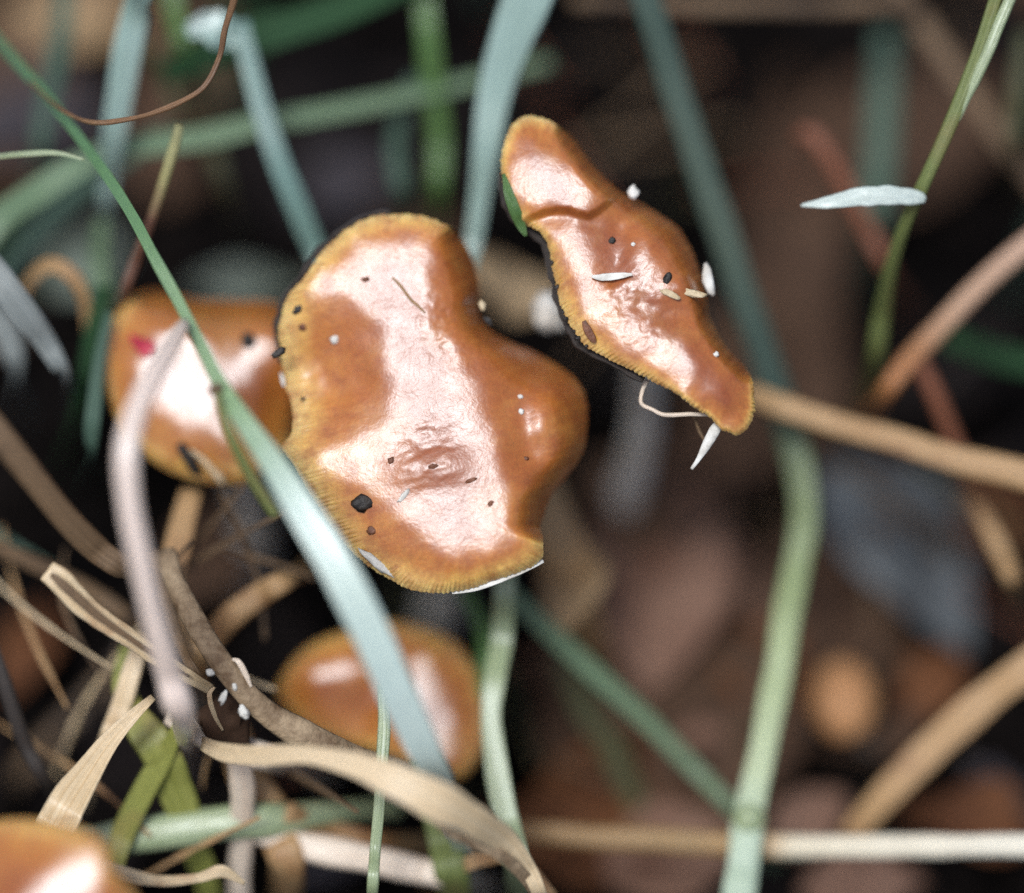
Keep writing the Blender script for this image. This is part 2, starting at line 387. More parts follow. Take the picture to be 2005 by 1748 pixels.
# ------------------------------------------------------------------ grass, stems and twigs
def sweep(name, pts, mat, label=None, cat='grass', parent=None, flat=.18, fold=.09, roll=0, twist=0, n=56, sec=12, group=None, uneven=.04, seed=None, split=0, width=1.0, shine=.9):
    """pts: (px, py, z cm or 'g', width px). flat=1 gives a round stalk, small values a folded blade"""
    pts = list(pts)
    def out(p): return p[1] <= -40 or p[0] <= -30 or p[0] >= 2050
    longer = parent is None and label and mat not in ('fork', 'long_stem', 'fallen', 'blade_main', 'tipped')
    if longer and out(pts[0]) and pts[0][2] != 'g':      # blades go on beyond the frame
        p, q = pts[0], pts[1]; pts = [(p[0] + 3 * (p[0] - q[0]), p[1] + 3 * (p[1] - q[1]), p[2] + .8, p[3] * .35)] + pts
    if longer and out(pts[-1]) and pts[-1][2] != 'g':
        p, q = pts[-1], pts[-2]; pts = pts + [(p[0] + 2 * (p[0] - q[0]), p[1] + 2 * (p[1] - q[1]), p[2] - .5, p[3] * .5)]
    A = []
    for p in pts:
        w = pt(p); zz = 2.2 if p[2] == 'g' else min(abs(p[2]), 2.2)
        A.append((*w, p[3] * width * (1 - .12 * zz) * .36 * depth(w) / PXW * .01))
    A = np.array(A)
    n = max(n, 8 * len(pts))
    C = catmull3(A, n)
    seed = seed if seed is not None else pts[0][0] * .17 + pts[0][1] * .031
    V, uv = [], []
    for i in range(n):
        p = Vector(C[i, :3]); tn = Vector(C[min(i + 1, n - 1), :3]) - Vector(C[max(i - 1, 0), :3])
        if tn.length < 1e-9: tn = Vector((0, 0, 1))
        tn.normalize()
        nrm = ((CAM - p).normalized() * (1 - shine) + HALF * shine).normalized(); nrm = (nrm - tn * nrm.dot(tn))
        nrm = nrm.normalized() if nrm.length > 1e-4 else UP
        bi = tn.cross(nrm).normalized()
        r = math.radians(roll + twist * i / (n - 1) + 10 * mnoise.noise((seed, i * .06, 3)))
        e1 = bi * math.cos(r) + nrm * math.sin(r); e2 = nrm * math.cos(r) - bi * math.sin(r)
        w = C[i, 3] / 2 * (1 + uneven * 2.2 * mnoise.noise((seed, i * .21, 0)))
        wob = e1 * (w * .12 * mnoise.noise((seed + 9, i * .11, 0)))
        for j in range(sec):
            a = 2 * math.pi * j / sec; x = math.cos(a); y = math.sin(a)
            yy = y * flat * (1 - (.6 * x * x if flat < .5 else 0)) + fold * (abs(x) - .5) * (1 if flat < .5 else 0)
            if split and y > 0: yy -= split * math.exp(-(x / .28) ** 2)
            if flat >= .5: yy *= 1 + .06 * mnoise.noise((x * 2 + seed, y * 2, i * .2))
            V.append(p + wob + e1 * (x * w) + e2 * (yy * w)); uv.append(((x + 1) / 2 if y >= 0 else 1.5 - x / 2, i / (n - 1)))
    F = []
    for i in range(n - 1):
        for j in range(sec):
            a = i * sec + j; b = i * sec + (j + 1) % sec; F.append((a, b, b + sec, a + sec))
    F.append(tuple(range(sec - 1, -1, -1))); F.append(tuple((n - 1) * sec + j for j in range(sec)))
    o = build(name, [tuple(v) for v in V], F, M[mat], parent=parent, uv=uv)
    if parent is None: tag(o, label, cat, group)
    return o
def catmull3(A, n):
    A = np.asarray(A, float)
    Q = np.vstack([2 * A[0] - A[1], A, 2 * A[-1] - A[-2]]); out = []
    for i in range(len(A) - 1):
        p0, p1, p2, p3 = Q[i:i + 4]; t = np.linspace(0, 1, 20, endpoint=False)[:, None]
        out.append(.5 * (2 * p1 + (p2 - p0) * t + (2 * p0 - 5 * p1 + 4 * p2 - p3) * t ** 2 + (3 * p1 - p0 - 3 * p2 + p3) * t ** 3))
    out = np.vstack(out + [A[-1:]]); out[:, 3] = np.maximum(out[:, 3], A[:, 3].min() * .6)
    d = np.r_[0, np.cumsum(np.linalg.norm(np.diff(out[:, :3], axis=0), axis=1) + 1e-12)]
    s = np.linspace(0, d[-1], n)
    return np.column_stack([np.interp(s, d, out[:, k]) for k in range(4)])
def node(parent, px, py, z, wpx, mat, name='node', elong=1.0, ang=0):
    """swollen joint of a stem"""
    c = P(px, py, z); s = wpx / 2 * .36 * depth(c) / PXW * .01
    V, F = lump(px * .1, 8, s, s * elong, s * .9, .12)
    a = math.radians(ang); ex = RIGHT * math.cos(a) + UP * math.sin(a); ey = -RIGHT * math.sin(a) + UP * math.cos(a)
    Wv = [c + ex * v[0] + ey * v[1] - FWD * v[2] for v in V]
    return build(name, [tuple(v) for v in Wv], F, M[mat], parent=parent)

# --- sharp / foreground
g = sweep('grass_shoot', [(-40, 40, -1.6, 24), (40, 130, -1.2, 24), (110, 210, -.8, 23), (200, 330, -.3, 22), (255, 415, 0, 22), (300, 500, .3, 23), (350, 590, .5, 24), (395, 680, .7, 27), (432, 755, .85, 34),
     (485, 835, 1.05, 48), (560, 950, 1.3, 70), (635, 1070, 1.45, 84), (700, 1185, 1.5, 92), (755, 1300, 1.45, 94), (800, 1400, 1.3, 86), (845, 1500, 1.0, 70), (872, 1565, .4, 60), (900, 1640, -.3, 50), (930, 1760, 'g', 44)],
     'blade_main', 'long pale grass blade with olive knot slanting across the broad cap', n=170, flat=.14, fold=.22, roll=11)
sweep('grass_stalk', [(752, 1340, -.2, 24), (752, 1420, -.1, 26), (747, 1500, 0, 25), (742, 1580, .05, 23), (735, 1660, .05, 23), (728, 1760, 0, 23), (715, 1900, 'g', 24)], 'palegreen', 'thin upright pale green stalk crossing the cream pink stalk', flat=.5)
node(g, 422, 762, .9, 24, 'brown', 'knot', 1.3, -60)
sweep('sheath_edge', [(425, 770, 1.0, 16), (450, 850, 1.0, 22), (490, 930, .9, 24), (540, 1010, .8, 20)], 'olive', parent=g, flat=.3)
g2 = sweep('dead_stalk', [(362, 628, .7, 18), (350, 648, .9, 36), (328, 688, 1.2, 54), (297, 742, 1.5, 60), (265, 815, 1.7, 62), (248, 895, 1.8, 60), (254, 1000, 1.8, 60), (278, 1110, 1.7, 58), (304, 1220, 1.5, 60), (332, 1320, 1.2, 64), (358, 1410, .6, 70), (370, 1500, 'g', 60)],
     'pinkcream', 'hooked pale pinkish dead stalk arching over the half covered cap', 'stalk', flat=.7, roll=0, n=80)
sweep('tendril', [(475, -60, .4, 14), (455, 10, .2, 15), (440, 60, .1, 13), (430, 110, 0, 12), (403, 165, 0, 11), (362, 195, 0, 11), (300, 221, 0, 11), (240, 235, 0, 11), (190, 240, -.1, 10), (150, 231, -.3, 9), (105, 203, -.6, 8), (60, 160, -1.0, 7)],
     'tendrilmat', 'thin wiry brown tendril curving in front of the upright teal blade', 'tendril', flat=.9, n=90, uneven=.12)
sweep('grass_shoot', [(-40, 310, -.4, 8), (40, 302, -.35, 12), (110, 299, -.3, 10), (165, 312, -.25, 6)], 'palegreen', 'fine pale grass tip joining the green slanting blade')
# --- upper left
sweep('grass_shoot', [(285, -60, -.5, 62), (268, 20, -1.2, 66), (250, 100, -1.4, 66), (235, 190, -1.6, 60), (222, 270, -1.8, 56), (212, 350, -2.2, 44), (204, 430, -2.8, 26), (200, 560, 'g', 24)],
     'pale', 'broad upright pale teal blade crossed by the wiry brown tendril', width=1.05, roll=16)
sweep('grass_shoot', [(-60, 500, -1.6, 80), (0, 430, -1.7, 78), (70, 378, -1.9, 74), (150, 325, -2.0, 70), (240, 290, -2.1, 62), (400, 268, -2.3, 60), (520, 240, -2.4, 56), (700, 208, -2.6, 48), (900, 165, -2.9, 40), (1080, 120, -3.2, 34)],
     'midgreen', 'long green blade lying sideways behind the upright grass', width=1.1, roll=8)
sweep('grass_shoot', [(470, 40, -1.6, 40), (485, 110, -1.6, 46), (510, 205, -1.6, 50), (545, 310, -1.6, 56), (580, 395, -1.7, 56), (618, 490, -1.9, 50), (665, 600, -2.2, 44), (720, 740, 'g', 40)],
     'teal', 'blue green blade leaning down behind the rim of the broad cap', roll=10)
sweep('grass_shoot', [(1055, -80, -.9, 120), (1030, 0, -1.1, 118), (1000, 80, -1.3, 104), (972, 180, -1.5, 84), (952, 290, -1.6, 66), (938, 390, -1.8, 48), (925, 480, -1.9, 38), (905, 580, -2.1, 32), (880, 720, 'g', 30)],
     'pale', 'broad whitish upright blade beside the tip of the folded cap', roll=4)
sweep('grass_shoot', [(-60, 640, -2.6, 60), (30, 520, -2.6, 70), (110, 420, -2.7, 66), (190, 350, -2.9, 50), (330, 250, -3.3, 40)], 'dimteal', 'dull teal blade below the sideways green blade')
sweep('grass_shoot', [(130, -60, -3.0, 44), (120, 60, -3.0, 50), (95, 190, -3.1, 50), (70, 320, -3.4, 44), (50, 460, 'g', 40)], 'dimteal', 'dull upright teal blade over the brownish grey leaf')
sweep('grass_shoot', [(330, -60, -2.6, 40), (345, 30, -2.6, 46), (360, 120, -2.8, 46), (385, 230, 'g', 40)], 'green', 'green upright blade beside the whitish leaf scrap')
sweep('grass_shoot', [(200, 430, -2.4, 34), (195, 520, -2.6, 50), (205, 620, -2.8, 44), (210, 740, 'g', 40)], 'midgreen', 'soft green blade rising behind the half covered cap')
sweep('grass_shoot', [(825, -60, -2.6, 50), (838, 60, -2.6, 52), (848, 170, -2.8, 54), (860, 280, -3.0, 52), (855, 400, -3.3, 46), (850, 560, 'g', 40)], 'green', 'upright green blade behind the rim of the broad cap')
sweep('grass_shoot', [(815, 150, -2.9, 36), (788, 215, -2.9, 44), (775, 300, -3.0, 46), (790, 400, -3.2, 46), (810, 540, 'g', 40)], 'dimteal', 'dull bluish blade next to the upright green blade', roll=20)
sweep('broad_leaf', [(320, 150, -2.6, 60), (400, 105, -2.4, 96), (500, 72, -2.3, 104), (620, 35, -2.3, 96), (760, -20, -2.4, 80), (900, -90, -2.6, 60)], 'darkgreen', 'broad dark green leaf with a pale scrap at its end', 'leaf', flat=.08, fold=.2)
sweep('leaf_scrap', [(365, 62, -1.5, 34), (400, 52, -1.5, 70), (430, 60, -1.5, 92), (452, 75, -1.6, 60), (468, 85, -1.6, 20)], 'pale', 'whitish leaf scrap behind the wiry brown tendril', 'leaf', flat=.1, fold=.3)
sweep('grass_stalk', [(300, 90, -3.2, 36), (335, 170, -3.4, 32), (365, 250, -3.6, 30), (400, 330, 'g', 28)], 'dimolive', 'dim olive stem behind the sideways green blade')
sweep('grass_stalk', [(375, 120, -2.9, 26), (400, 210, -3.1, 30), (420, 300, -3.3, 40), (450, 400, -3.6, 40), (470, 510, 'g', 36)], 'dimolive', 'dull olive stem next to the leaning blue green blade')
sweep('dead_stalk', [(352, 245, -.5, 18), (340, 290, -.55, 24), (322, 350, -.6, 22), (296, 430, -.7, 22), (265, 510, -1.0, 24), (238, 590, -1.6, 26), (210, 700, 'g', 26)], 'tipped', 'thin brown stem with an olive tip above the half covered cap', 'stem', flat=.8)
sweep('dead_leaf_curl', [(30, 640, -2.2, 16), (52, 560, -1.8, 30), (98, 518, -1.5, 38), (146, 545, -1.4, 34), (168, 605, -1.6, 26), (172, 680, -2.2, 20), (170, 780, 'g', 18)], 'tan', 'curled tan dead leaf arching beside the half covered cap', 'leaf', flat=.2)
sweep('grass_shoot', [(-40, 500, -.6, 62), (10, 560, -.6, 62), (55, 622, -.7, 58), (92, 675, -.9, 46), (130, 745, -1.4, 36), (165, 830, 'g', 30)], 'grey', 'short pale grey blade slanting down near the curled tan leaf', roll=10)
sweep('grass_shoot', [(-30, 590, -1.6, 60), (15, 660, -1.7, 64), (30, 740, -2.2, 50), (40, 840, 'g', 40)], 'grey', 'dim grey blade under the short pale grey blade')
sweep('grass_shoot', [(200, 560, -1.6, 40), (175, 680, -1.6, 34), (150, 800, -2.0, 36), (130, 930, 'g', 30)], 'darkgreen', 'dark green blade standing beside the half covered cap')
sweep('grass_shoot', [(215, 610, -1.1, 20), (195, 700, -1.0, 26), (185, 790, -.9, 34), (180, 840, -.9, 36), (178, 900, -1.5, 24), (180, 980, 'g', 20)], 'dimteal', 'short bluish blade tip close to the half covered cap')
# --- lower left
sweep('dead_stalk', [(-50, 790, 1.1, 60), (0, 855, 1.0, 62), (60, 930, .85, 60), (130, 1015, .6, 58), (195, 1080, .3, 54), (260, 1130, -.2, 46), (350, 1230, 'g', 40)], 'brown', 'olive brown dead stem running down behind the hooked pale stalk', 'stem', flat=.55)
sweep('dead_stalk', [(-40, 1060, -1.0, 36), (60, 1100, -1.2, 40), (180, 1160, -1.4, 44), (300, 1250, -1.8, 40), (380, 1330, 'g', 36)], 'brown', 'dim brown stem underneath the split grey twig', 'stem', flat=.7)
stw = sweep('split_twig', [(92, 1118, .35, 44), (120, 1140, .35, 54), (170, 1190, .3, 50), (240, 1240, .25, 40), (310, 1288, .15, 34), (370, 1325, .1, 28), (412, 1350, 'g' if False else -.1, 22)], 'straw', 'split grey straw stem with a broken open end', 'twig', flat=.5, split=.45, n=60)
sweep('groove_shade', [(100, 1124, .47, 12), (130, 1150, .47, 20), (180, 1196, .42, 17), (240, 1240, .36, 12), (310, 1287, .26, 9), (370, 1324, .18, 5)], 'brown', parent=stw, flat=.4)  # raised brown strip painting the dark inside of the split
sweep('brown_twig', [(322, 1085, -.5, 46), (352, 1160, -.2, 52), (395, 1240, .05, 50), (440, 1305, .15, 46), (490, 1365, .15, 52), (545, 1410, .1, 56), (610, 1445, .1, 48), (680, 1468, 0, 36), (760, 1500, -.6, 30), (840, 1560, 'g', 26)], 'twig', 'rough brown twig reaching from the stalk to the low cap', 'twig', flat=.6, uneven=.14, n=80)
sweep('dead_stalk', [(405, 1260, -1.2, 56), (450, 1210, -1.1, 60), (510, 1165, -1.1, 56), (570, 1130, -1.3, 50), (660, 1090, 'g', 44)], 'tan', 'blurred tan stem end sticking out above the rough brown twig', 'stem', flat=.6)
sweep('dead_grass_leaf', [(300, 1365, -.1, 14), (262, 1400, 0, 26), (215, 1452, 0, 40), (170, 1520, -.05, 62), (130, 1580, -.15, 84), (95, 1650, -.3, 92), (70, 1740, 'g', 90)], 'straw', 'flat cream dead grass leaf widening towards the cut off cap', flat=.12, fold=.3)
sweep('grass_leaf', [(250, 1260, -.9, 26), (240, 1330, -.8, 44), (265, 1400, -.6, 60), (310, 1470, -.5, 84), (340, 1540, -.7, 80), (370, 1620, -.9, 70), (395, 1700, -1.2, 60), (430, 1820, -1.8, 50)], 'yellowgreen', 'yellowish green leaf behind the foot of the hooked pale stalk', 'grass')
sweep('grass_shoot', [(350, 1425, -.3, 26), (322, 1480, -.5, 44), (280, 1550, -.6, 52), (240, 1630, -.7, 50), (215, 1720, -.9, 50), (190, 1830, 'g', 50)], 'yellowgreen', 'bright green blade forking away from the yellowish leaf')
sweep('dead_stalk', [(60, 1668, -.9, 60), (150, 1655, -.9, 72), (250, 1638, -.9, 78), (330, 1625, -.85, 80), (430, 1612, -.85, 80), (520, 1605, -.9, 76), (590, 1598, -1.1, 64), (680, 1590, -1.5, 54), (780, 1580, -2.2, 44)], 'palegreen', 'thick pale greenish stalk lying sideways near the cut off cap', 'stalk', flat=.6)
sweep('dead_stalk', [(455, 1420, -1.2, 60), (475, 1500, -1.1, 80), (505, 1560, -1.1, 100), (545, 1630, -1.1, 96), (560, 1700, -1.1, 86), (560, 1800, 'g', 76)], 'tan', 'upright tan stalk crossed by two cream stalks', 'stalk', flat=.5)
sweep('dead_stalk', [(500, 1632, -1.0, 40), (600, 1658, -1.0, 64), (700, 1676, -1.0, 66), (800, 1698, -1.1, 62), (880, 1715, -1.2, 54), (960, 1740, 'g', 40)], 'cream', 'cream pink stalk lying under the pale thin stem', 'stalk', flat=.6)
sweep('dead_stalk', [(-20, 1250, -.6, 30), (15, 1360, -.6, 34), (50, 1460, -.7, 34), (100, 1545, -1.0, 34), (170, 1640, 'g', 30)], 'dark', 'dark curved stem in the shadow beside the flat cream leaf', 'stem', flat=.7)
sweep('dead_stalk', [(1062, 930, -2.6, 90), (1085, 1030, -2.6, 130), (1112, 1120, -2.8, 140), (1140, 1220, -3.2, 110), (1170, 1340, 'g', 80)], 'tan', 'broad blurred tan stalk under the bulging lobe of the broad cap', 'stalk', flat=.4)
sr = np.random.default_rng(21)
for q in range(16):
    x, y = sr.uniform(60, 560), sr.uniform(1090, 1700); a = sr.uniform(.3, 1.3) * (1 if q % 3 else -1); L = sr.uniform(90, 230)
    z0, z1 = sr.uniform(-1.4, -.4), sr.uniform(-2.2, -1.0); w = sr.uniform(7, 17); b = sr.uniform(-40, 40)
    sweep('straw', [(x - L * math.cos(a) * t + b * math.sin(math.pi * (t + 1) / 2), y - L * math.sin(a) * t, z0 + (z1 - z0) * (t + 1) / 2, w * (1 - .5 * abs(t))) for t in (-1, -.6, -.2, .2, .6, 1)],
          ('tan', 'brown', 'brown', 'straw', 'dark')[q % 5], 'thin frayed straw in the tangle below the hooked pale stalk', 'straw', flat=.35, uneven=.2, group='thin straws of the tangle', n=36)
sweep('dead_stalk', [(375, 960, -1.3, 50), (355, 1040, -1.1, 60), (340, 1130, -.9, 62), (352, 1220, -.8, 56), (385, 1310, -.8, 54), (420, 1420, 'g', 50)], 'tan', 'ragged tan stalk behind the top of the rough brown twig', 'stalk', flat=.3)
sweep('dead_stalk', [(300, 1080, -.5, 24), (322, 1170, -.35, 28), (352, 1260, -.25, 26), (392, 1340, -.3, 30), (440, 1430, 'g', 26)], 'brown', 'thin frayed brown stalk alongside the hooked pale stalk', 'stalk', flat=.5, uneven=.2)
sweep('dead_stalk', [(282, 1240, -.7, 30), (258, 1310, -.6, 44), (235, 1390, -.6, 46), (200, 1470, -.8, 40), (150, 1570, 'g', 36)], 'straw', 'ochre straw stalk behind the flat cream dead leaf', 'stalk', flat=.3)
sweep('dead_stalk', [(330, 1400, -.4, 44), (400, 1440, -.35, 52), (470, 1470, -.5, 60), (540, 1490, -.8, 56), (640, 1530, 'g', 50)], 'cream', 'short pale stalk under the start of the twisted leaf', 'stalk', flat=.5)
sweep('dead_stalk', [(430, 1380, -.3, 30), (455, 1440, -.35, 46), (474, 1520, -.5, 54), (474, 1600, -.8, 54), (470, 1700, -1.2, 52), (466, 1820, -1.7, 50)], 'cream', 'pale pinkish stalk end beside the upright tan stalk', 'stalk', flat=.5)
sweep('dead_stalk', [(-60, 1010, -1.8, 30), (40, 1080, -1.8, 34), (140, 1140, -1.9, 34), (240, 1220, 'g', 30)], 'dimteal', 'dim greenish stalk under the olive brown stalk', 'stalk', flat=.5)
sweep('straw_sliver', [(392, 1226, .05, 6), (414, 1262, .12, 9), (430, 1300, .16, 8), (452, 1330, .18, 4)], 'straw', 'tiny straw sliver caught on the rough brown twig', 'straw', flat=.4)
sweep('straw_sliver', [(455, 1290, .2, 5), (468, 1296, .22, 11), (480, 1318, .22, 12), (492, 1345, .2, 5)], 'cream', 'pale peeled sliver sticking to the rough brown twig', 'straw', flat=.4)
sweep('straw_sliver', [(420, 1345, .12, 5), (410, 1362, .14, 10), (420, 1400, .1, 9), (436, 1430, 0, 5)], 'straw', 'bent straw sliver below the end of the split twig', 'straw', flat=.4)
sweep('dead_stalk', [(560, 1590, -.9, 50), (640, 1625, -1.3, 50), (760, 1650, -1.6, 44), (900, 1660, 'g', 40)], 'tan', 'dull tan stalk behind the thin upright pale stalk', 'stalk', flat=.5)
D1 = sweep('dead_grass_leaf', [(395, 1455, .1, 30), (440, 1472, .4, 46), (520, 1480, .7, 50), (600, 1478, .9, 48), (690, 1496, 1.05, 62), (780, 1530, 1.2, 82), (860, 1572, 1.2, 96), (930, 1608, .95, 86), (990, 1648, .55, 62), (1035, 1700, .3, 38), (1065, 1775, -.1, 30), (1100, 1900, 'g', 24)],
     'straw', 'twisted cream dead grass leaf with brown edges below the low cap', flat=.14, fold=.2, twist=34, roll=-14, n=110, width=.9, uneven=.09)
sweep('brown_edge', [(830, 1592, .88, 6), (880, 1630, .8, 16), (930, 1650, .7, 20), (985, 1678, .55, 26), (1030, 1720, .28, 26), (1055, 1765, .0, 20)], 'twig', parent=D1, flat=.15)
sweep('grass_curl', [(205, 1690, .45, 18), (250, 1712, .5, 26), (320, 1725, .5, 22), (390, 1718, .45, 20), (435, 1706, .4, 26), (480, 1730, .3, 8)], 'straw', 'thin curled straw sliver beside the cut off cap', n=50)
# --- below the broad cap
sweep('grass_shoot', [(1000, 1020, -1.5, 44), (990, 1140, -1.1, 50), (985, 1240, -1.3, 52), (968, 1330, -1.1, 48), (960, 1410, -1.0, 46), (975, 1520, -.85, 54), (995, 1620, -.7, 58), (1012, 1700, -.6, 62), (1030, 1800, 'g', 56)], 'palegreen', 'pale green upright blade standing beside the low cap', n=80)
sweep('grass_shoot', [(905, 1150, -2.2, 40), (945, 1230, -1.9, 40), (950, 1310, -1.7, 42), (945, 1390, -1.8, 36), (950, 1480, 'g', 30)], 'green', 'short green blade next to the upright one beside the low cap')
sweep('grass_shoot', [(830, 1480, -1.0, 60), (852, 1560, -1.0, 70), (870, 1640, -1.0, 74), (888, 1730, -1.0, 76), (905, 1850, 'g', 70)], 'olive', 'olive blade standing behind the twisted cream dead leaf')
sweep('grass_stalk', [(1080, 1760, -.6, 30), (1010, 1680, -.6, 34), (950, 1680, -.8, 34), (900, 1700, -1.0, 30), (840, 1740, 'g', 26)], 'tan', 'short tan stem behind the tip of the twisted leaf')
sweep('grass_shoot', [(985, 1150, -2.2, 46), (1060, 1220, -2.2, 60), (1150, 1305, -2.3, 62), (1260, 1405, -2.4, 56), (1360, 1505, -2.4, 50), (1445, 1595, -2.3, 44), (1520, 1700, 'g', 40)], 'midgreen', 'dull green blade slanting from the broad cap to the stem joint', width=.9, roll=20)
sweep('grass_shoot', [(1090, 1280, -3.2, 50), (1150, 1390, -3.3, 64), (1205, 1480, -3.4, 64), (1250, 1580, -3.5, 50), (1300, 1700, 'g', 44)], 'dimolive', 'dim olive blade lying under the slanting dull green blade')
# --- right
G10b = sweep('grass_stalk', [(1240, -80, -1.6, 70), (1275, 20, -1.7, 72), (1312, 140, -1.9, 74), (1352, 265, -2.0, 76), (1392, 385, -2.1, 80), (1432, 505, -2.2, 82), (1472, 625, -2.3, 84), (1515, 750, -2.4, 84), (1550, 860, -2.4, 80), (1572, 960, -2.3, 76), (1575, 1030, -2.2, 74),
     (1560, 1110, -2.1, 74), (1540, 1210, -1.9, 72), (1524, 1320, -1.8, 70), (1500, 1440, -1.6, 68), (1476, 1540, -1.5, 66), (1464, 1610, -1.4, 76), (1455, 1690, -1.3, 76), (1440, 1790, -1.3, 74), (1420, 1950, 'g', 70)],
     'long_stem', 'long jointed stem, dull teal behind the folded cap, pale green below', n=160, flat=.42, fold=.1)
node(G10b, 1466, 1602, -1.4, 66, 'palegreen', 'joint', .9)
sweep('dead_stalk', [(1465, 770, -2.0, 60), (1530, 795, -1.8, 62), (1620, 825, -1.7, 62), (1750, 862, -1.6, 64), (1880, 900, -1.5, 70), (1990, 928, -1.4, 74), (2090, 950, -1.4, 76)], 'tan', 'tan stalk lying sideways from the tip of the folded cap', 'stalk', flat=.6, n=70)
sweep('dead_stalk', [(1000, 1628, -2.0, 48), (1200, 1640, -1.8, 58), (1350, 1648, -1.75, 58), (1460, 1653, -1.7, 58), (1550, 1657, -1.6, 58), (1700, 1657, -1.4, 58), (1850, 1655, -1.3, 56), (2000, 1655, -1.2, 54), (2100, 1654, -1.2, 54)], 'fallen', 'straight fallen stalk under the stem joint, half tan and half bright cream', 'stalk', flat=.7, n=90)
sweep('dead_stalk', [(1660, 1640, -2.4, 56), (1730, 1560, -2.2, 76), (1830, 1460, -2.1, 88), (1930, 1370, -2.0, 84), (2060, 1270, -1.9, 80)], 'tan', 'slanting flattened tan stalk lying over the litter', 'stalk', flat=.3, fold=.1)
pl = sweep('seed_stem', [(1975, -80, -.2, 24), (1945, 10, -.2, 26), (1910, 120, -.2, 28), (1862, 240, -.25, 30), (1812, 350, -.35, 28), (1775, 430, -.6, 28), (1745, 520, -1.1, 32), (1728, 610, -1.7, 36), (1712, 720, -2.4, 40), (1690, 860, 'g', 36)], 'olive', 'thin olive stem with a whitish bract and a forked top', 'stem', flat=.7, n=90)
sweep('side_stem', [(2010, -80, -.1, 22), (1972, 10, -.15, 24), (1935, 100, -.15, 24), (1898, 180, -.2, 20), (1868, 245, -.25, 14)], 'palegreen', parent=pl, flat=.7)
M['bractskin'] = mat_blade('whitish bract skin', (.52, .62, .54), (.74, .80, .74), None, rough=.3, spec=.9, trans=.1, coat=.6)
sweep('bract', [(1812, 392, -.32, 12), (1795, 386, -.3, 30), (1740, 382, -.25, 40), (1680, 386, -.25, 38), (1620, 396, -.25, 26), (1568, 402, -.3, 5)], 'bractskin', parent=pl, flat=.25, fold=.12)
sweep('rusty_twig', [(1560, 275, -2.8, 30), (1585, 258, -2.7, 46), (1625, 310, -2.7, 44), (1670, 390, -2.8, 44), (1705, 455, -2.9, 44), (1745, 540, -3.2, 40), (1800, 660, 'g', 36)], 'rust', 'rusty hooked twig behind the whitish bract', 'twig', flat=.8)
fk = sweep('forked_twig', [(2090, 420, -1.6, 58), (2000, 490, -1.7, 58), (1920, 560, -1.8, 56), (1850, 630, -1.9, 54), (1780, 705, -2.1, 54), (1725, 780, -2.4, 46), (1670, 860, 'g', 40)], 'fork', 'forked rusty twig with one pale arm', 'twig', flat=.8)
sweep('fork', [(1790, 690, -2.1, 44), (1830, 770, -2.2, 44), (1870, 870, -2.4, 42), (1905, 960, -2.6, 40), (1960, 1080, 'g', 36)], 'rust', parent=fk, flat=.8)
sweep('dead_stalk', [(1890, 950, -2.6, 40), (1930, 1020, -2.4, 44), (1965, 1090, -2.3, 48), (1985, 1140, -2.3, 42), (2010, 1200, 'g', 34)], 'tan', 'pale ended stem below the sideways tan stalk', 'stem', flat=.7)
sweep('dead_stalk', [(1740, -60, -3.6, 50), (1800, 40, -3.6, 56), (1870, 140, -3.6, 60), (1950, 250, -3.6, 60), (2060, 390, -3.6, 56)], 'brown', 'broad brown stem slanting behind the forked olive stem', 'stem', flat=.5)
sweep('dead_stalk', [(1120, 0, -3.2, 40), (1300, 5, -3.2, 46), (1500, 10, -3.2, 46), (1700, 8, -3.2, 44), (1800, 0, -3.3, 40)], 'brown', 'brown stem lying sideways across the dark background', 'stem', flat=.5)
sweep('grass_shoot', [(1735, 60, -4.4, 60), (1728, 200, -4.4, 74), (1722, 320, -4.4, 76), (1710, 450, -4.4, 70), (1695, 600, 'g', 60)], 'dimteal', 'blurred blue green blade behind the rusty hooked twig')
sweep('grass_shoot', [(2010, 60, -3.0, 40), (1995, 180, -3.0, 46), (1990, 300, -3.0, 46), (2005, 400, 'g', 40)], 'dimolive', 'dim olive blade standing behind the forked olive stem')
sweep('grass_shoot', [(1850, 660, -3.4, 50), (1930, 690, -3.4, 60), (2060, 720, -3.4, 60)], 'darkgreen', 'dark green blade lying behind the forked rusty twig')

lt = np.random.default_rng(5)
for q in range(40):
    x, y = lt.uniform(500, 2000), lt.uniform(30, 1740); a = lt.uniform(0, 3.14); L = lt.uniform(60, 190); w = lt.uniform(12, 30); hh = lt.uniform(.25, 1.3)
    A = [PG(x + L * math.cos(a) * t, y + L * math.sin(a) * t * .9 + lt.uniform(-6, 6), .3 + hh * (.5 + .5 * t * (1 if q % 2 else -1))) for t in (-1, -.5, 0, .5, 1)]
    ip = []
    for p_ in A:
        v_ = p_ - CAM; d_ = v_.dot(FWD); ip.append((CX + v_.dot(RIGHT) / d_ / .36 * PXW, CY - v_.dot(UP) / d_ / .36 * PXW, FOC - d_ * 100, w))
    sweep('litter_twig', ip, ('brown', 'dark', 'brown', 'rust', 'dark', 'dimolive')[q % 6], 'short blurred dead twig lying loose in the dark litter', 'twig', flat=.7, group='loose twigs of the litter', n=24, sec=8, uneven=.15)
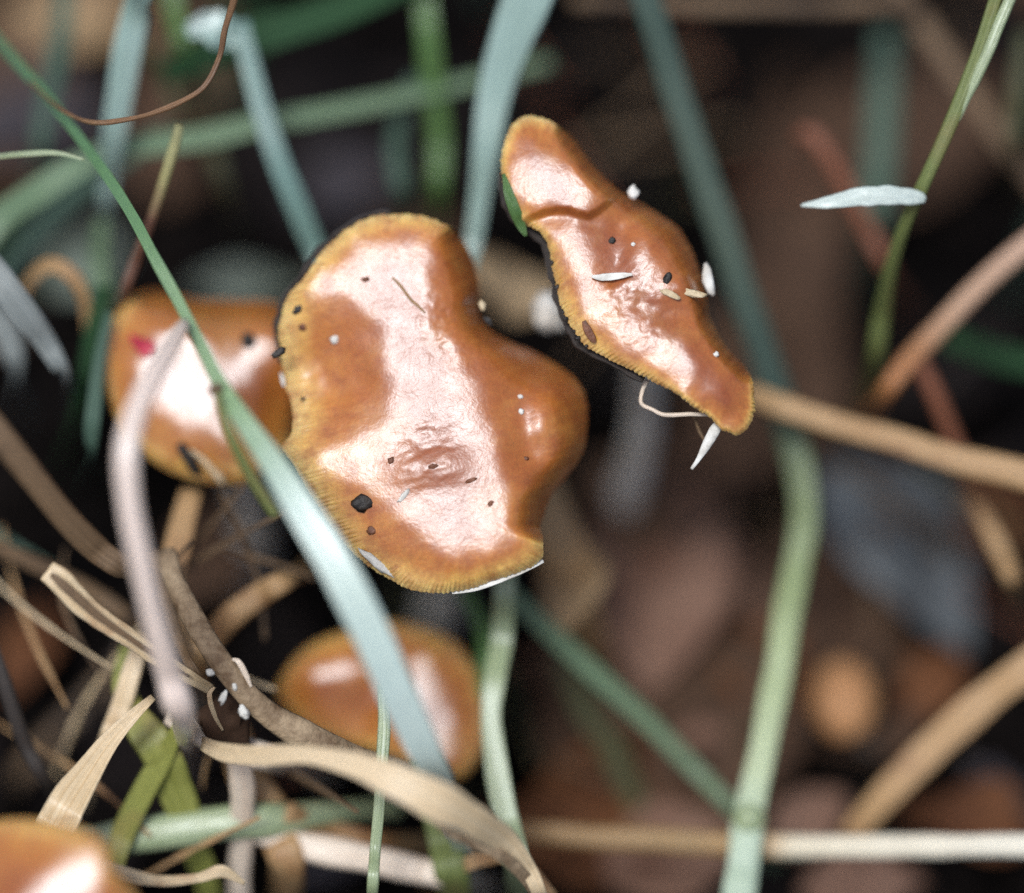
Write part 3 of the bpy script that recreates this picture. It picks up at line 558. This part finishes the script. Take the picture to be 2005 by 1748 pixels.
# random dim blades and twigs further off and outside the frame
for i in range(34):
    a = rng.uniform(0, 6.28); r = rng.uniform(.055, .14); x, y = r * math.cos(a), .03 + r * math.sin(a)
    if abs(x) < .045 and -.03 < y < .05: continue
    hgt = rng.uniform(.02, .05) if y > 0 else rng.uniform(.01, .02)
    b = Vector((x, y, 0)); dv = Vector((rng.uniform(-.03, .03), rng.uniform(-.005, .03), hgt))
    C = [b + dv * t + Vector((0, 0, -.35 * hgt * t * t)) for t in np.linspace(0, 1, 14)]
    V = []; uv = []
    for q, c in enumerate(C):
        w = .0011 * (1 - (q / 13) ** 2 * .9); e = dv.cross(Vector((0, 0, 1))).normalized()
        for (x1, y1) in ((-1, .3), (0, -.1), (1, .3), (0, .15)):
            V.append(tuple(c + e * x1 * w + Vector((0, -1, .3)) * y1 * w)); uv.append(((x1 + 1) / 2, q / 13))
    F = [(q * 4 + j, q * 4 + (j + 1) % 4, q * 4 + 4 + (j + 1) % 4, q * 4 + 4 + j) for q in range(13) for j in range(4)]
    o = build('grass_shoot', V, F, M[['dimteal', 'darkgreen', 'dimolive', 'brown'][i % 4]], uv=uv)
    tag(o, 'small dim grass blade growing out of the dark litter', 'grass', 'dim grass blades of the background')

# ------------------------------------------------------------------ mushrooms
def sdf(poly, X):
    """signed distance (px) to polygon, negative inside; X (n,2)"""
    p = np.asarray(poly, float); q = np.roll(p, -1, 0)
    d2 = np.full(len(X), 1e18); ins = np.zeros(len(X), bool)
    for a, b in zip(p, q):
        e = b - a; w = X - a; t = np.clip((w @ e) / (e @ e), 0, 1)
        d2 = np.minimum(d2, ((w - t[:, None] * e) ** 2).sum(1))
        c = ((a[1] <= X[:, 1]) & (b[1] > X[:, 1])) | ((b[1] <= X[:, 1]) & (a[1] > X[:, 1]))
        xs = a[0] + (X[:, 1] - a[1]) / (b[1] - a[1] if b[1] != a[1] else 1e-9) * (b[0] - a[0])
        ins ^= c & (X[:, 0] < xs)
    return np.where(ins, -1, 1) * np.sqrt(d2)
def make_mushroom(label, outline, spine, flats, zc, mat, slope=.5, rim=.10, steps=(), bumps=(), N=900, ridges=0, rows=46, thick=.28, stem=None, blur=22, far=None, gills=70, wrinkles=(), roll=(), group='orange wavy capped mushrooms'):
    outline = np.array(outline, float); cen = outline.mean(0)
    rl = np.zeros(len(outline)); rl[list(roll)] = 1
    O = catmull(np.column_stack([outline, rl]), N, True); ROLL = np.clip(O[:, 2], 0, 1); O = O[:, :2]; Sp = catmull(spine, 160)
    seglen = np.linalg.norm(np.diff(np.vstack([O, O[:1]]), axis=0), axis=1); arc = np.cumsum(seglen); per = arc[-1]
    k = np.argmin(((O[:, None, :] - Sp[None]) ** 2).sum(2), 1) / 159.0
    wn = N // 14; ker = np.hanning(wn); ker /= ker.sum()
    ks = np.convolve(np.r_[k[-wn:], k, k[:wn]], ker, 'same')[wn:-wn]
    I = np.column_stack([np.interp(ks, np.linspace(0, 1, 160), Sp[:, j]) for j in range(2)])
    ph = arc / per * 2 * math.pi * round(per / 9.5)
    am = np.array([.55 + .9 * mnoise.noise((math.cos(a) * 9, math.sin(a) * 9, zc + 4)) for a in arc / per * 6.283])
    pj = np.array([3.2 * mnoise.noise((math.cos(a) * 22, math.sin(a) * 22, zc + 8)) for a in arc / per * 6.283])
    ph = ph + pj
    jit = np.array([mnoise.noise((math.cos(a) * 6, math.sin(a) * 6, zc)) for a in arc / per * 6.283])
    if ridges:
        nrm = O - I; nrm /= np.linalg.norm(nrm, axis=1)[:, None] + 1e-9
        O = O + nrm * ((1 - ROLL) * ridges * (np.cos(ph + 2 * jit) * am + .5 * np.cos(ph * .37 + 5 * jit)) + 2.6 * jit + .5 * pj)[:, None]
    vd = (P(cen[0], cen[1], zc) - CAM).normalized()
    H = (SUN - vd).normalized(); Hc = Vector((H.dot(RIGHT), H.dot(UP), -H.dot(FWD)))
    st = 2.0; x0, y0 = O[:, :2].min(0) - 40; x1, y1 = O[:, :2].max(0) + 40
    gx, gy = np.arange(x0, x1, st), np.arange(y0, y1, st)
    GX, GY = np.meshgrid(gx, gy); Y = np.column_stack([GX.ravel(), GY.ravel()])
    def gblur(Z, sg):
        r = int(3 * sg) + 1; kk = np.exp(-.5 * (np.arange(-r, r + 1) / sg) ** 2); kk /= kk.sum()
        Z = np.pad(Z, r, mode='edge')
        Z = np.apply_along_axis(lambda v: np.convolve(v, kk, 'valid'), 0, Z)
        return np.apply_along_axis(lambda v: np.convolve(v, kk, 'valid'), 1, Z)
    lr = np.random.default_rng(int(abs(cen[0]) * 7))
    def nz(sg):
        Z = gblur(lr.standard_normal(GX.shape), sg); return Z / Z.std()
    warp = nz(9) * 6 + nz(4) * 3.5
    d = np.full(len(Y), 1e9)
    for poly, lev in flats: d = np.minimum(d, np.maximum(sdf(poly, Y) + warp.ravel(), 0) + lev)
    d = d / PXCM
    sl = slope if far is None else slope * (1 + far[2] * np.clip(((Y - cen) @ np.array(far[:2])) / 100, 0, 3))
    hg = -sl * (np.sqrt(d * d + .02 ** 2) - .02)
    hg = gblur(hg.reshape(GX.shape), blur / 2 / st) * .6 + gblur(hg.reshape(GX.shape), blur * 1.3 / st) * .4
    for poly, dh, soft in steps:
        t = np.clip(.5 - sdf(poly, Y) / (2 * soft), 0, 1); hg += (dh * t * t * (3 - 2 * t)).reshape(GX.shape)
    for bx, by, sx, sy, amp in bumps: hg += amp * np.exp(-((GX - bx) / sx) ** 2 - ((GY - by) / sy) ** 2)
    hg += .0026 * nz(9) + .0004 * nz(2.5)
    for bx, by, rr, amp, sg in wrinkles: hg += amp * nz(sg) * np.exp(-((GX - bx) ** 2 + (GY - by) ** 2) / rr ** 2)
    def hfun(X):
        fx = np.clip((X[:, 0] - x0) / st, 0, len(gx) - 1.001); fy = np.clip((X[:, 1] - y0) / st, 0, len(gy) - 1.001)
        ix, iy = fx.astype(int), fy.astype(int); fx, fy = fx - ix, fy - iy
        return (hg[iy, ix] * (1 - fx) + hg[iy, ix + 1] * fx) * (1 - fy) + (hg[iy + 1, ix] * (1 - fx) + hg[iy + 1, ix + 1] * fx) * fy
    def zfun(X, h):
        D = (X - cen) / PXCM
        return zc - (Hc.x * D[:, 0] - Hc.y * D[:, 1]) / Hc.z + h
    T = 1 - (1 - np.linspace(0, 1, rows)) ** 1.5
    V, rimv = [], []
    rows_h = []
    for t in T:
        X = I + (O - I) * t; h = hfun(X)
        q = np.clip((t - .86) / .14, 0, 1); q2 = np.clip((t - .55) / .45, 0, 1)
        h = h - rim * q ** 2.2 * (1 - ROLL) - ROLL * .5 * q2 ** 2.4
        if ridges: h = h + .0055 * am * (1 - ROLL) * np.cos(ph + 2 * jit) * np.clip((t - .82) / .1, 0, 1)
        rows_h.append(h); z = zfun(X, h)
        V.append(np.column_stack([X, z])); rimv.append(t * (1 - .5 * ROLL * t))
    hr = rows_h[-1]
    for t, dz in ((1.0, .018), (.995, .04), (.98, .055), (.94, .07), (.8, .11), (.55, .18), (.3, thick), (.0, thick + .06)):
        X = I + (O - I) * t; h = hr if t > .97 else hfun(X) - (rim * .6 if t > .9 else 0) - ROLL * .5 * max(0, (t - .55) / .45) ** 2.4
        V.append(np.column_stack([X, zfun(X, h) - dz])); rimv.append(.97 * (1 - .5 * ROLL))
    R = len(V); A = np.vstack(V)
    F = [(r * N + i, r * N + (i + 1) % N, (r + 1) * N + (i + 1) % N, (r + 1) * N + i) for r in range(R - 1) for i in range(N)]
    F = [f[::-1] for f in F]
    Wv = np.array([P(*a) for a in A])
    zmid = float(zfun(np.array([Sp[80]]), hfun(np.array([Sp[80]])))[0])
    top = P(Sp[80][0], Sp[80][1], zmid - thick)
    base = Vector((stem[0], stem[1], -.002)) if stem else Vector((top.x, top.y + .004, -.002))
    root = empty('mushroom', base); tag(root, label, 'mushroom', group)
    build('cap', Wv, F, M[mat], parent=root, attrs={'rim': np.concatenate(rimv), 'ring': np.column_stack([np.tile(np.cos(arc / per * 6.2832), R), np.tile(np.sin(arc / per * 6.2832), R), np.repeat(np.r_[T, np.ones(R - rows)], N)])})
    # gills
    GV, GF = [], []
    for i in np.linspace(0, N, gills, endpoint=False).astype(int):
        b0 = len(GV)
        for t in (.2, .45, .7, .9, .965):
            X = (I[i] + (O[i] - I[i]) * t)[None]; h = hfun(X)
            u = float(zfun(X, h)[0]) - ROLL[i] * .5 * max(0, (t - .55) / .45) ** 2.4 - np.interp(t, [0, .3, .55, .8, .94], [thick, thick, .18, .11, .09]) - (rim * .6 if t > .9 else 0)
            dp = np.interp(t, [.2, .5, .9, .965], [.12, .17, .07, .02])
            for s in (-1, 1):
                Xs = X[0] + s * np.array([-(O[i] - I[i])[1], (O[i] - I[i])[0]]) / (np.linalg.norm(O[i] - I[i]) + 1e-6) * .9
                GV.append(P(Xs[0], Xs[1], u + .02)); GV.append(P(Xs[0], Xs[1], u - dp))
        for q in range(4):
            a = b0 + q * 4; GF += [(a, a + 1, a + 5, a + 4), (a + 3, a + 2, a + 6, a + 7), (a + 1, a + 3, a + 7, a + 5)]
    build('gills', [tuple(v) for v in GV], GF, M['gill'], parent=root)
    # stipe
    n = 26; sv = []; sf = []
    for q in range(n):
        t = q / (n - 1); c = top.lerp(base, t) + Vector((.0025 * math.sin(3.1 * t + zc), .002 * math.sin(4 * t), 0)) * (math.sin(math.pi * t))
        rr = .0019 * (1 + .5 * max(0, .12 - t) / .12 + .45 * max(0, t - .75) / .25)
        for j in range(14):
            a = 2 * math.pi * j / 14; rj = rr * (1 + .08 * mnoise.noise((math.cos(a) * 2 + zc * 5, math.sin(a) * 2, t * 6)))
            sv.append((c.x + rj * math.cos(a), c.y + rj * math.sin(a), c.z))
    for q in range(n - 1):
        for j in range(14): sf.append((q * 14 + j, q * 14 + (j + 1) % 14, (q + 1) * 14 + (j + 1) % 14, (q + 1) * 14 + j))
    sf.append(tuple(range(14))); sf.append(tuple((n - 1) * 14 + 13 - j for j in range(14)))
    build('stipe', sv, [f[::-1] for f in sf], M['stipe'], parent=root)
    def surf(px, py):
        X = np.array([[px, py]], float); return float(zfun(X, hfun(X))[0])
    root_surf[root.name] = surf
    return root, surf
root_surf = {}
OUT1 = [(549, 680), (547, 643), (561, 582), (594, 544), (613, 516), (641, 481), (683, 446), (725, 425), (763, 420), (824, 422), (875, 441), (908, 471), (927, 511), (939, 558), (938, 591), (948, 633), (992, 666), (1044, 690), (1096, 718), (1133, 750), (1150, 788), (1150, 835), (1140, 887), (1114, 929), (1082, 966), (1067, 999), (1058, 1032), (1065, 1069), (1058, 1098), (1011, 1121), (960, 1140), (913, 1154), (861, 1163), (805, 1154), (749, 1126), (702, 1093), (664, 1051), (617, 985), (580, 919), (552, 877), (570, 849), (573, 802), (561, 755), (549, 704)]
FL1 = [(690, 462), (800, 460), (847, 474), (856, 502), (840, 544), (856, 582), (847, 624), (913, 704), (946, 755), (969, 826), (978, 896), (997, 966), (1016, 1027), (1025, 1055), (992, 1069), (922, 1088), (875, 1084), (819, 1060), (772, 1023), (753, 985), (688, 952), (622, 915), (631, 887), (688, 854), (735, 830), (763, 779), (753, 708), (744, 661), (711, 615), (669, 577), (617, 586), (599, 563), (613, 521), (678, 516)]
FL1b = [(1060, 800), (1090, 795), (1105, 830), (1095, 870), (1070, 870), (1055, 835)]
m1, s1 = make_mushroom('broad wavy orange mushroom cap with yellow striped rim under the pale blade', OUT1, [(770, 540), (800, 640), (830, 760), (870, 900), (900, 1010)], [(FL1, 0), (FL1b, 30)], 0.0, 'cap', slope=.46, rim=.045,
    bumps=[(830, 916, 66, 34, .036), (852, 862, 60, 26, -.012), (885, 905, 34, 40, .016), (1010, 700, 60, 60, -.05)], N=1540, ridges=1.3, rows=54, far=(.9, .1, .3), roll=range(11, 27), wrinkles=[(890, 630, 70, .0035, 2.2), (840, 850, 60, .0022, 2.2), (835, 900, 60, .0034, 2.4), (640, 760, 60, .004, 4)])
OUT2 = [(981, 329), (986, 286), (999, 247), (1024, 228), (1054, 228), (1089, 243), (1119, 269), (1145, 303), (1170, 335), (1196, 359), (1213, 374), (1256, 399), (1295, 423), (1329, 449), (1353, 483), (1368, 526), (1383, 578), (1389, 620), (1406, 655), (1432, 689), (1458, 719), (1475, 753), (1479, 796), (1468, 831), (1445, 850), (1411, 839), (1385, 814), (1342, 784), (1308, 762), (1265, 741), (1226, 721), (1187, 700), (1145, 676), (1123, 646), (1106, 616), (1093, 578), (1084, 535), (1076, 492), (1063, 462), (1042, 445), (1022, 440), (1012, 423), (994, 384), (984, 359)]
FL2u = [(990, 329), (1020, 297), (1072, 297), (1115, 320), (1145, 354), (1170, 385), (1149, 412), (1102, 406), (1063, 408), (1037, 402), (1012, 384)]
FL2v = [(1063, 449), (1119, 440), (1145, 457), (1162, 509), (1162, 543), (1196, 578), (1205, 612), (1265, 629), (1325, 672), (1363, 719), (1372, 758), (1342, 765), (1299, 728), (1239, 689), (1187, 660), (1162, 645), (1145, 608), (1127, 543), (1102, 479)]
FL2w = [(1245, 500), (1268, 480), (1290, 505), (1300, 540), (1340, 562), (1300, 580), (1245, 578), (1205, 570), (1235, 535)]
m2, s2 = make_mushroom('folded orange mushroom cap with whitish banded rim beside the broad cap', OUT2, [(1050, 310), (1110, 390), (1190, 480), (1260, 580), (1330, 680), (1420, 780)], [(FL2u, 0), (FL2v, 0), (FL2w, 5)], 0.05, 'cap', slope=.46, rim=.035,
    steps=[([(960, 200), (1240, 200), (1218, 374), (1195, 394), (1172, 413), (1152, 423), (1136, 420), (1116, 413), (1092, 411), (1066, 416), (1044, 425), (1022, 438), (960, 420)], .075, 10)], N=1400, ridges=1.3, rows=46, far=(.75, -.6, .5), blur=15, roll=range(6, 21), wrinkles=[(1230, 560, 60, .004, 2.5), (1260, 640, 50, .003, 2.5)])
OUT3 = [(224, 618), (256, 583), (305, 569), (380, 585), (460, 588), (550, 598), (605, 680), (605, 800), (560, 885), (500, 938), (440, 950), (360, 935), (300, 905), (250, 860), (215, 790), (197, 720), (203, 640)]
FL3 = [(307, 650), (349, 633), (384, 640), (419, 688), (464, 709), (496, 657), (537, 654), (537, 695), (503, 723), (492, 765), (454, 765), (447, 832), (454, 877), (412, 849), (349, 849), (314, 814), (279, 779), (265, 716), (307, 695)]
m3, s3 = make_mushroom('half covered orange mushroom cap with a red scrap, tucked under the broad cap', OUT3, [(300, 740), (400, 760), (500, 750)], [(FL3, 0)], -.95, 'cap_soft', slope=.6, rim=.08, N=500, rows=34, roll=range(2, 8))
OUT4 = [(545, 1365), (560, 1312), (610, 1262), (690, 1232), (765, 1216), (850, 1232), (905, 1268), (940, 1330), (952, 1410), (945, 1475), (902, 1526), (840, 1515), (760, 1478), (660, 1455), (595, 1420)]
m4, s4 = make_mushroom('low blurred orange mushroom cap behind the twisted cream leaf', OUT4, [(640, 1350), (750, 1360), (860, 1400)], [([(600, 1315), (690, 1287), (720, 1300), (690, 1325), (610, 1338)], 0), ([(795, 1285), (845, 1277), (905, 1460), (870, 1495), (800, 1470)], 0)], -1.5, 'cap_soft', slope=.6, rim=.08, N=420, rows=30)
OUT5 = [(-90, 1640), (0, 1605), (90, 1606), (170, 1625), (212, 1655), (222, 1700), (262, 1745), (300, 1820), (230, 1900), (80, 1930), (-70, 1880), (-130, 1760)]
m5, s5 = make_mushroom('cut off orange mushroom cap beside the curled straw sliver', OUT5, [(20, 1740), (150, 1770)], [([(185, 1640), (120, 1660), (60, 1720), (20, 1790), (80, 1820), (190, 1770), (205, 1700)], 14)], 1.9, 'cap_soft', slope=.55, rim=.06, N=420, rows=30)

# small round button far behind
def button():
    c = PG(1650, 1370, 1.0); root = empty('mushroom_button', PG(1650, 1370, 0)); s = .36 * depth(c) / PXW * .01
    V = []; n, m = 16, 20
    for i in range(n):
        a = math.pi * i / (n - 1)
        for j in range(m):
            b = 2 * math.pi * j / m
            f = 1 + .06 * mnoise.noise((math.cos(b), math.sin(b), a))
            V.append((c.x + 66 * s * f * math.sin(a) * math.cos(b), c.y + 86 * s * f * math.sin(a) * math.sin(b), c.z + 62 * s * math.cos(a) * (1 if a < 1.57 else .6)))
    F = [(i * m + j, (i + 1) * m + j, (i + 1) * m + (j + 1) % m, i * m + (j + 1) % m) for i in range(n - 1) for j in range(m)]
    build('cap', V, F, M['leaf_tanorange'], parent=root)
    V = []
    for q in range(8):
        for j in range(10):
            a = 2 * math.pi * j / 10; V.append((c.x + 24 * s * math.cos(a), c.y + 24 * s * math.sin(a), (c.z + .002) * (1 - q / 7) - .001))
    F = [(q * 10 + j, q * 10 + (j + 1) % 10, q * 10 + 10 + (j + 1) % 10, q * 10 + 10 + j) for q in range(7) for j in range(10)]
    build('stipe', V, [f[::-1] for f in F], M['stipe'], parent=root)
    tag(root, 'small blurred round orange tan button among the litter', 'mushroom')
M['leaf_tanorange'] = mat_plain('orange tan button', (.34, .15, .055), (.48, .25, .11), 200, .6)
button()

# ------------------------------------------------------------------ bits lying on the caps
def bit(name, surf, px, py, a, b, ang, mat, label, cat, lift=.15, thick=.42, z=None):
    """irregular crumb a x b px lying on the cap at that spot"""
    zz = surf(px, py) if z is None else z
    s = .5 * .36 * FOC / PXW * .01
    V, F = lump(px * .37 + py * .11, 9, a * s, b * s, min(a, b) * s * thick, .38)
    r = math.radians(ang); ex = RIGHT * math.cos(r) + UP * math.sin(r); ey = -RIGHT * math.sin(r) + UP * math.cos(r)
    c = P(px, py, zz) - FWD * (min(a, b) * s * thick * lift)
    return tag(build(name, [tuple(c + ex * v[0] + ey * v[1] - FWD * v[2]) for v in V], F, M[mat]), label, cat)
bit('soil_crumb', s1, 710, 986, 44, 30, 8, 'black', 'largest black oval crumb on the broad cap', 'crumb', .5)
bit('soil_crumb', s1, 728, 1039, 20, 17, 0, 'brownbit', 'brown crumb just below the largest black crumb', 'crumb')
bit('soil_crumb', s1, 583, 606, 26, 13, 40, 'black', 'black sliver on the yellow rim of the broad cap', 'crumb', .6)
bit('soil_crumb', s1, 592, 640, 15, 13, 0, 'brownbit', 'brown crumb below the black sliver on the broad cap', 'crumb')
bit('white_grain', s1, 655, 665, 17, 15, 0, 'white', 'single bright white grain on the brown part of the broad cap', 'grain', .6)
bit('soil_crumb', s1, 766, 902, 13, 13, 0, 'brownbit', 'small round brown crumb at the edge of the wrinkled boss', 'crumb')
bit('soil_crumb', s1, 923, 940, 22, 9, 20, 'brownbit', 'flat narrow brown sliver beside the wrinkled boss', 'crumb')
bit('soil_crumb', s1, 961, 986, 14, 10, 50, 'brownbit', 'small brown crumb near the end of the glossy strip', 'crumb')
bit('soil_crumb', s1, 848, 913, 18, 10, 10, 'brownbit', 'red brown crumb on the wrinkled boss of the broad cap', 'crumb')
bit('soil_crumb', s1, 594, 782, 11, 9, 0, 'black', 'tiny dark crumb in the dull hollow of the broad cap', 'crumb')
bit('soil_crumb', s1, 546, 690, 32, 14, 32, 'black', 'black crumb stuck on the rim facing the half covered cap', 'crumb', .5, z=-.16)
bit('soil_crumb', s1, 1030, 898, 10, 9, 0, 'brownbit', 'tiny brown crumb on the bulging lobe of the broad cap', 'crumb')
bit('soil_crumb', s1, 716, 547, 16, 11, 15, 'brownbit', 'brown crumb high on the glossy part of the broad cap', 'crumb')
bit('white_grain', s1, 1019, 776, 11, 9, 0, 'white', 'smaller of two white grains on the bulging lobe', 'grain', .5)
bit('white_grain', s1, 1021, 806, 11, 12, 0, 'white', 'larger of two white grains on the bulging lobe', 'grain', .5)
bit('water_drop', s1, 553, 742, 8, 30, 12, 'white', 'thin white sliver on the rim facing the half covered cap', 'sliver', .8)
bit('white_sliver', s1, 737, 1102, 74, 17, -40, 'white', 'white sliver on the rim next to the slanting blade', 'sliver', .8)
bit('white_sliver', s1, 790, 971, 34, 11, 52, 'white', 'faint white sliver on the glossy part of the broad cap', 'sliver', .3)
bit('white_grain', s1, 944, 597, 14, 22, 20, 'tanbit', 'pale grain at the notch of the broad cap', 'grain', .5)
bit('soil_crumb', s1, 955, 628, 24, 12, -40, 'black', 'black crumb at the notch of the broad cap', 'crumb', .5)
def strip(name, surf, pts, mat, label, cat, lift=.03, flat=.25):
    return sweep(name, [(x, y, surf(x, y) + lift, w) for x, y, w in pts], mat, label, cat, flat=flat, n=40)
strip('root_hair', s1, [(768, 543, 4), (785, 560, 6), (803, 585, 6), (818, 598, 5), (832, 612, 3)], 'tan', 'fine tan root hair lying on the glossy broad cap', 'hair', .012, .9)
sweep('veil_strip', [(x, y, s1(x, y) - .07, w) for x, y, w in ((885, 1160, 6), (930, 1150, 15), (980, 1132, 17), (1030, 1112, 14), (1064, 1098, 7))], 'white', 'thin white strip along the squared edge of the broad cap', 'sliver', flat=.25, n=40)
# folded cap
bit('soil_crumb', s2, 1199, 472, 14, 15, 0, 'black', 'dark crumb high on the folded cap', 'crumb')
bit('soil_crumb', s2, 1307, 547, 16, 24, -15, 'black', 'dark crumb near the back of the folded cap', 'crumb')
strip('white_sliver', s2, [(1158, 541, 5), (1180, 543, 14), (1210, 540, 14), (1238, 537, 5)], 'white', 'white pointed sliver lying across the folded cap', 'sliver', .05)
bit('pale_flake', s2, 1312, 576, 42, 13, -25, 'tanbit', 'pale flake beside the dark crumb of the folded cap', 'flake', .6)
bit('pale_flake', s2, 1357, 575, 50, 16, -12, 'tanbit', 'yellowish flake close to the white flake of the folded cap', 'flake', .6)
bit('white_flake', s2, 1386, 548, 20, 66, 14, 'white', 'white flake standing on the edge of the folded cap', 'flake', 0, z=-.25)
bit('white_fluff', s2, 1240, 378, 22, 26, 20, 'white', 'white tuft on the edge of the folded cap', 'tuft', 0, z=-.3)
bit('white_grain', s2, 1402, 694, 12, 10, 0, 'white', 'white grain towards the yellow tip of the folded cap', 'grain', .5)
bit('white_grain', s2, 1240, 478, 9, 9, 0, 'white', 'tiny white grain above the pale patch of the folded cap', 'grain', .5)
strip('bark_sliver', s2, [(1143, 628, 8), (1150, 645, 16), (1160, 662, 14), (1165, 670, 6)], 'brownbit', 'red brown sliver on the rim of the folded cap', 'sliver', .04)
strip('green_sliver', s2, [(986, 340, 6), (996, 378, 20), (1008, 412, 24), (1020, 440, 20), (1030, 462, 6)], 'green', 'dark green grass sliver against the tip of the folded cap', 'sliver', .02)
rimc = [(1083, 512), (1092, 560), (1104, 609), (1109, 622), (1126, 646), (1133, 660), (1150, 676)]
for q, (x, y) in enumerate(rimc):
    tag(bit('soil_crumb', s2, x - 2, y + 2, (6, 13, 7, 10, 6, 12, 8)[q], (9, 7, 6, 11, 6, 9, 6)[q], q * 40, 'black', 'x', 'crumb', .2), 'tiny black crumb clinging to the dark edged rim of the folded cap', 'crumb', 'crumbs along the folded rim')
sweep('thread', [(1268, 744, -.12, 9), (1258, 765, -.1, 8), (1256, 790, -.05, 8), (1278, 802, 0, 8), (1302, 812, .02, 9), (1350, 811, .05, 9), (1392, 812, .05, 7)], 'cream', 'bent white root thread hanging from the rim of the folded cap', 'thread', flat=.9, n=50)
sweep('pale_seed', [(1409, 824, .05, 10), (1402, 838, .05, 22), (1385, 868, .02, 20), (1368, 898, 0, 10), (1354, 918, -.05, 6)], 'white', 'pointed white seed hanging below the tip of the folded cap', 'seed', flat=.5, n=40)
sweep('root_hair', [(1358, 812, -.1, 7), (1370, 845, -.15, 7), (1382, 866, -.1, 6)], 'brown', 'short brown root hair above the pointed white seed', 'hair', flat=.9, n=30)
# left cap
bit('soil_crumb', s3, 487, 668, 26, 36, 10, 'black', 'round black crumb on the half covered cap', 'crumb', .6)
strip('rotten_stick', s3, [(350, 868, 14), (358, 880, 24), (372, 902, 26), (384, 920, 26), (392, 928, 12)], 'black', 'short black rotten stick on the rim of the half covered cap', 'stick', .05, .8)
strip('straw_bit', s3, [(372, 880, 6), (395, 897, 12), (415, 918, 14), (430, 936, 18), (438, 948, 8)], 'straw', 'thin straw bit next to the black rotten stick', 'straw', .05, .7)
strip('red_scrap', s3, [(255, 655, 8), (268, 668, 26), (284, 680, 40), (300, 690, 34), (306, 700, 6)], 'red', 'crimson petal scrap lying on the half covered cap', 'petal', .03)
# droplets and grains at the rough brown twig
for q, (x, y, a, b) in enumerate([(412, 1316, 17, 15), (478, 1394, 20, 26), (437, 1366, 30, 14), (460, 1345, 15, 11)]):
    bit('white_grain', None, x, y, a, b, q * 35, 'white', ['white grain above the end of the split twig', 'largest white grain below the rough brown twig', 'white clump next to the largest white grain', 'small white grain against the rough brown twig'][q], 'grain', 0, .8, z=.22)
bit('soil_lump', None, 440, 1415, 100, 110, 20, 'leaf_brown', 'brown soil lump under the end of the split twig', 'lump', 0, .8, z=-.25)

for q, (x, y, a, b, z) in enumerate([(1075, 615, 62, 80, -1.3)]):
    bit('mycelium_tuft', None, x, y, a, b, 20, 'stipe', 'fuzzy white mycelium tuft between the two sharp caps', 'mycelium', 0, .9, z=z)
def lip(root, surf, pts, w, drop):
    sweep('gill_shade_edge', [(x, y, surf(x, y) - drop, w * (.7 + .5 * abs(math.sin(i * 2.3)))) for i, (x, y) in enumerate(pts)], 'dark', parent=root, flat=.6, n=90, uneven=.35)  # dark strip for gill edges plus the shaded underside beyond the rim
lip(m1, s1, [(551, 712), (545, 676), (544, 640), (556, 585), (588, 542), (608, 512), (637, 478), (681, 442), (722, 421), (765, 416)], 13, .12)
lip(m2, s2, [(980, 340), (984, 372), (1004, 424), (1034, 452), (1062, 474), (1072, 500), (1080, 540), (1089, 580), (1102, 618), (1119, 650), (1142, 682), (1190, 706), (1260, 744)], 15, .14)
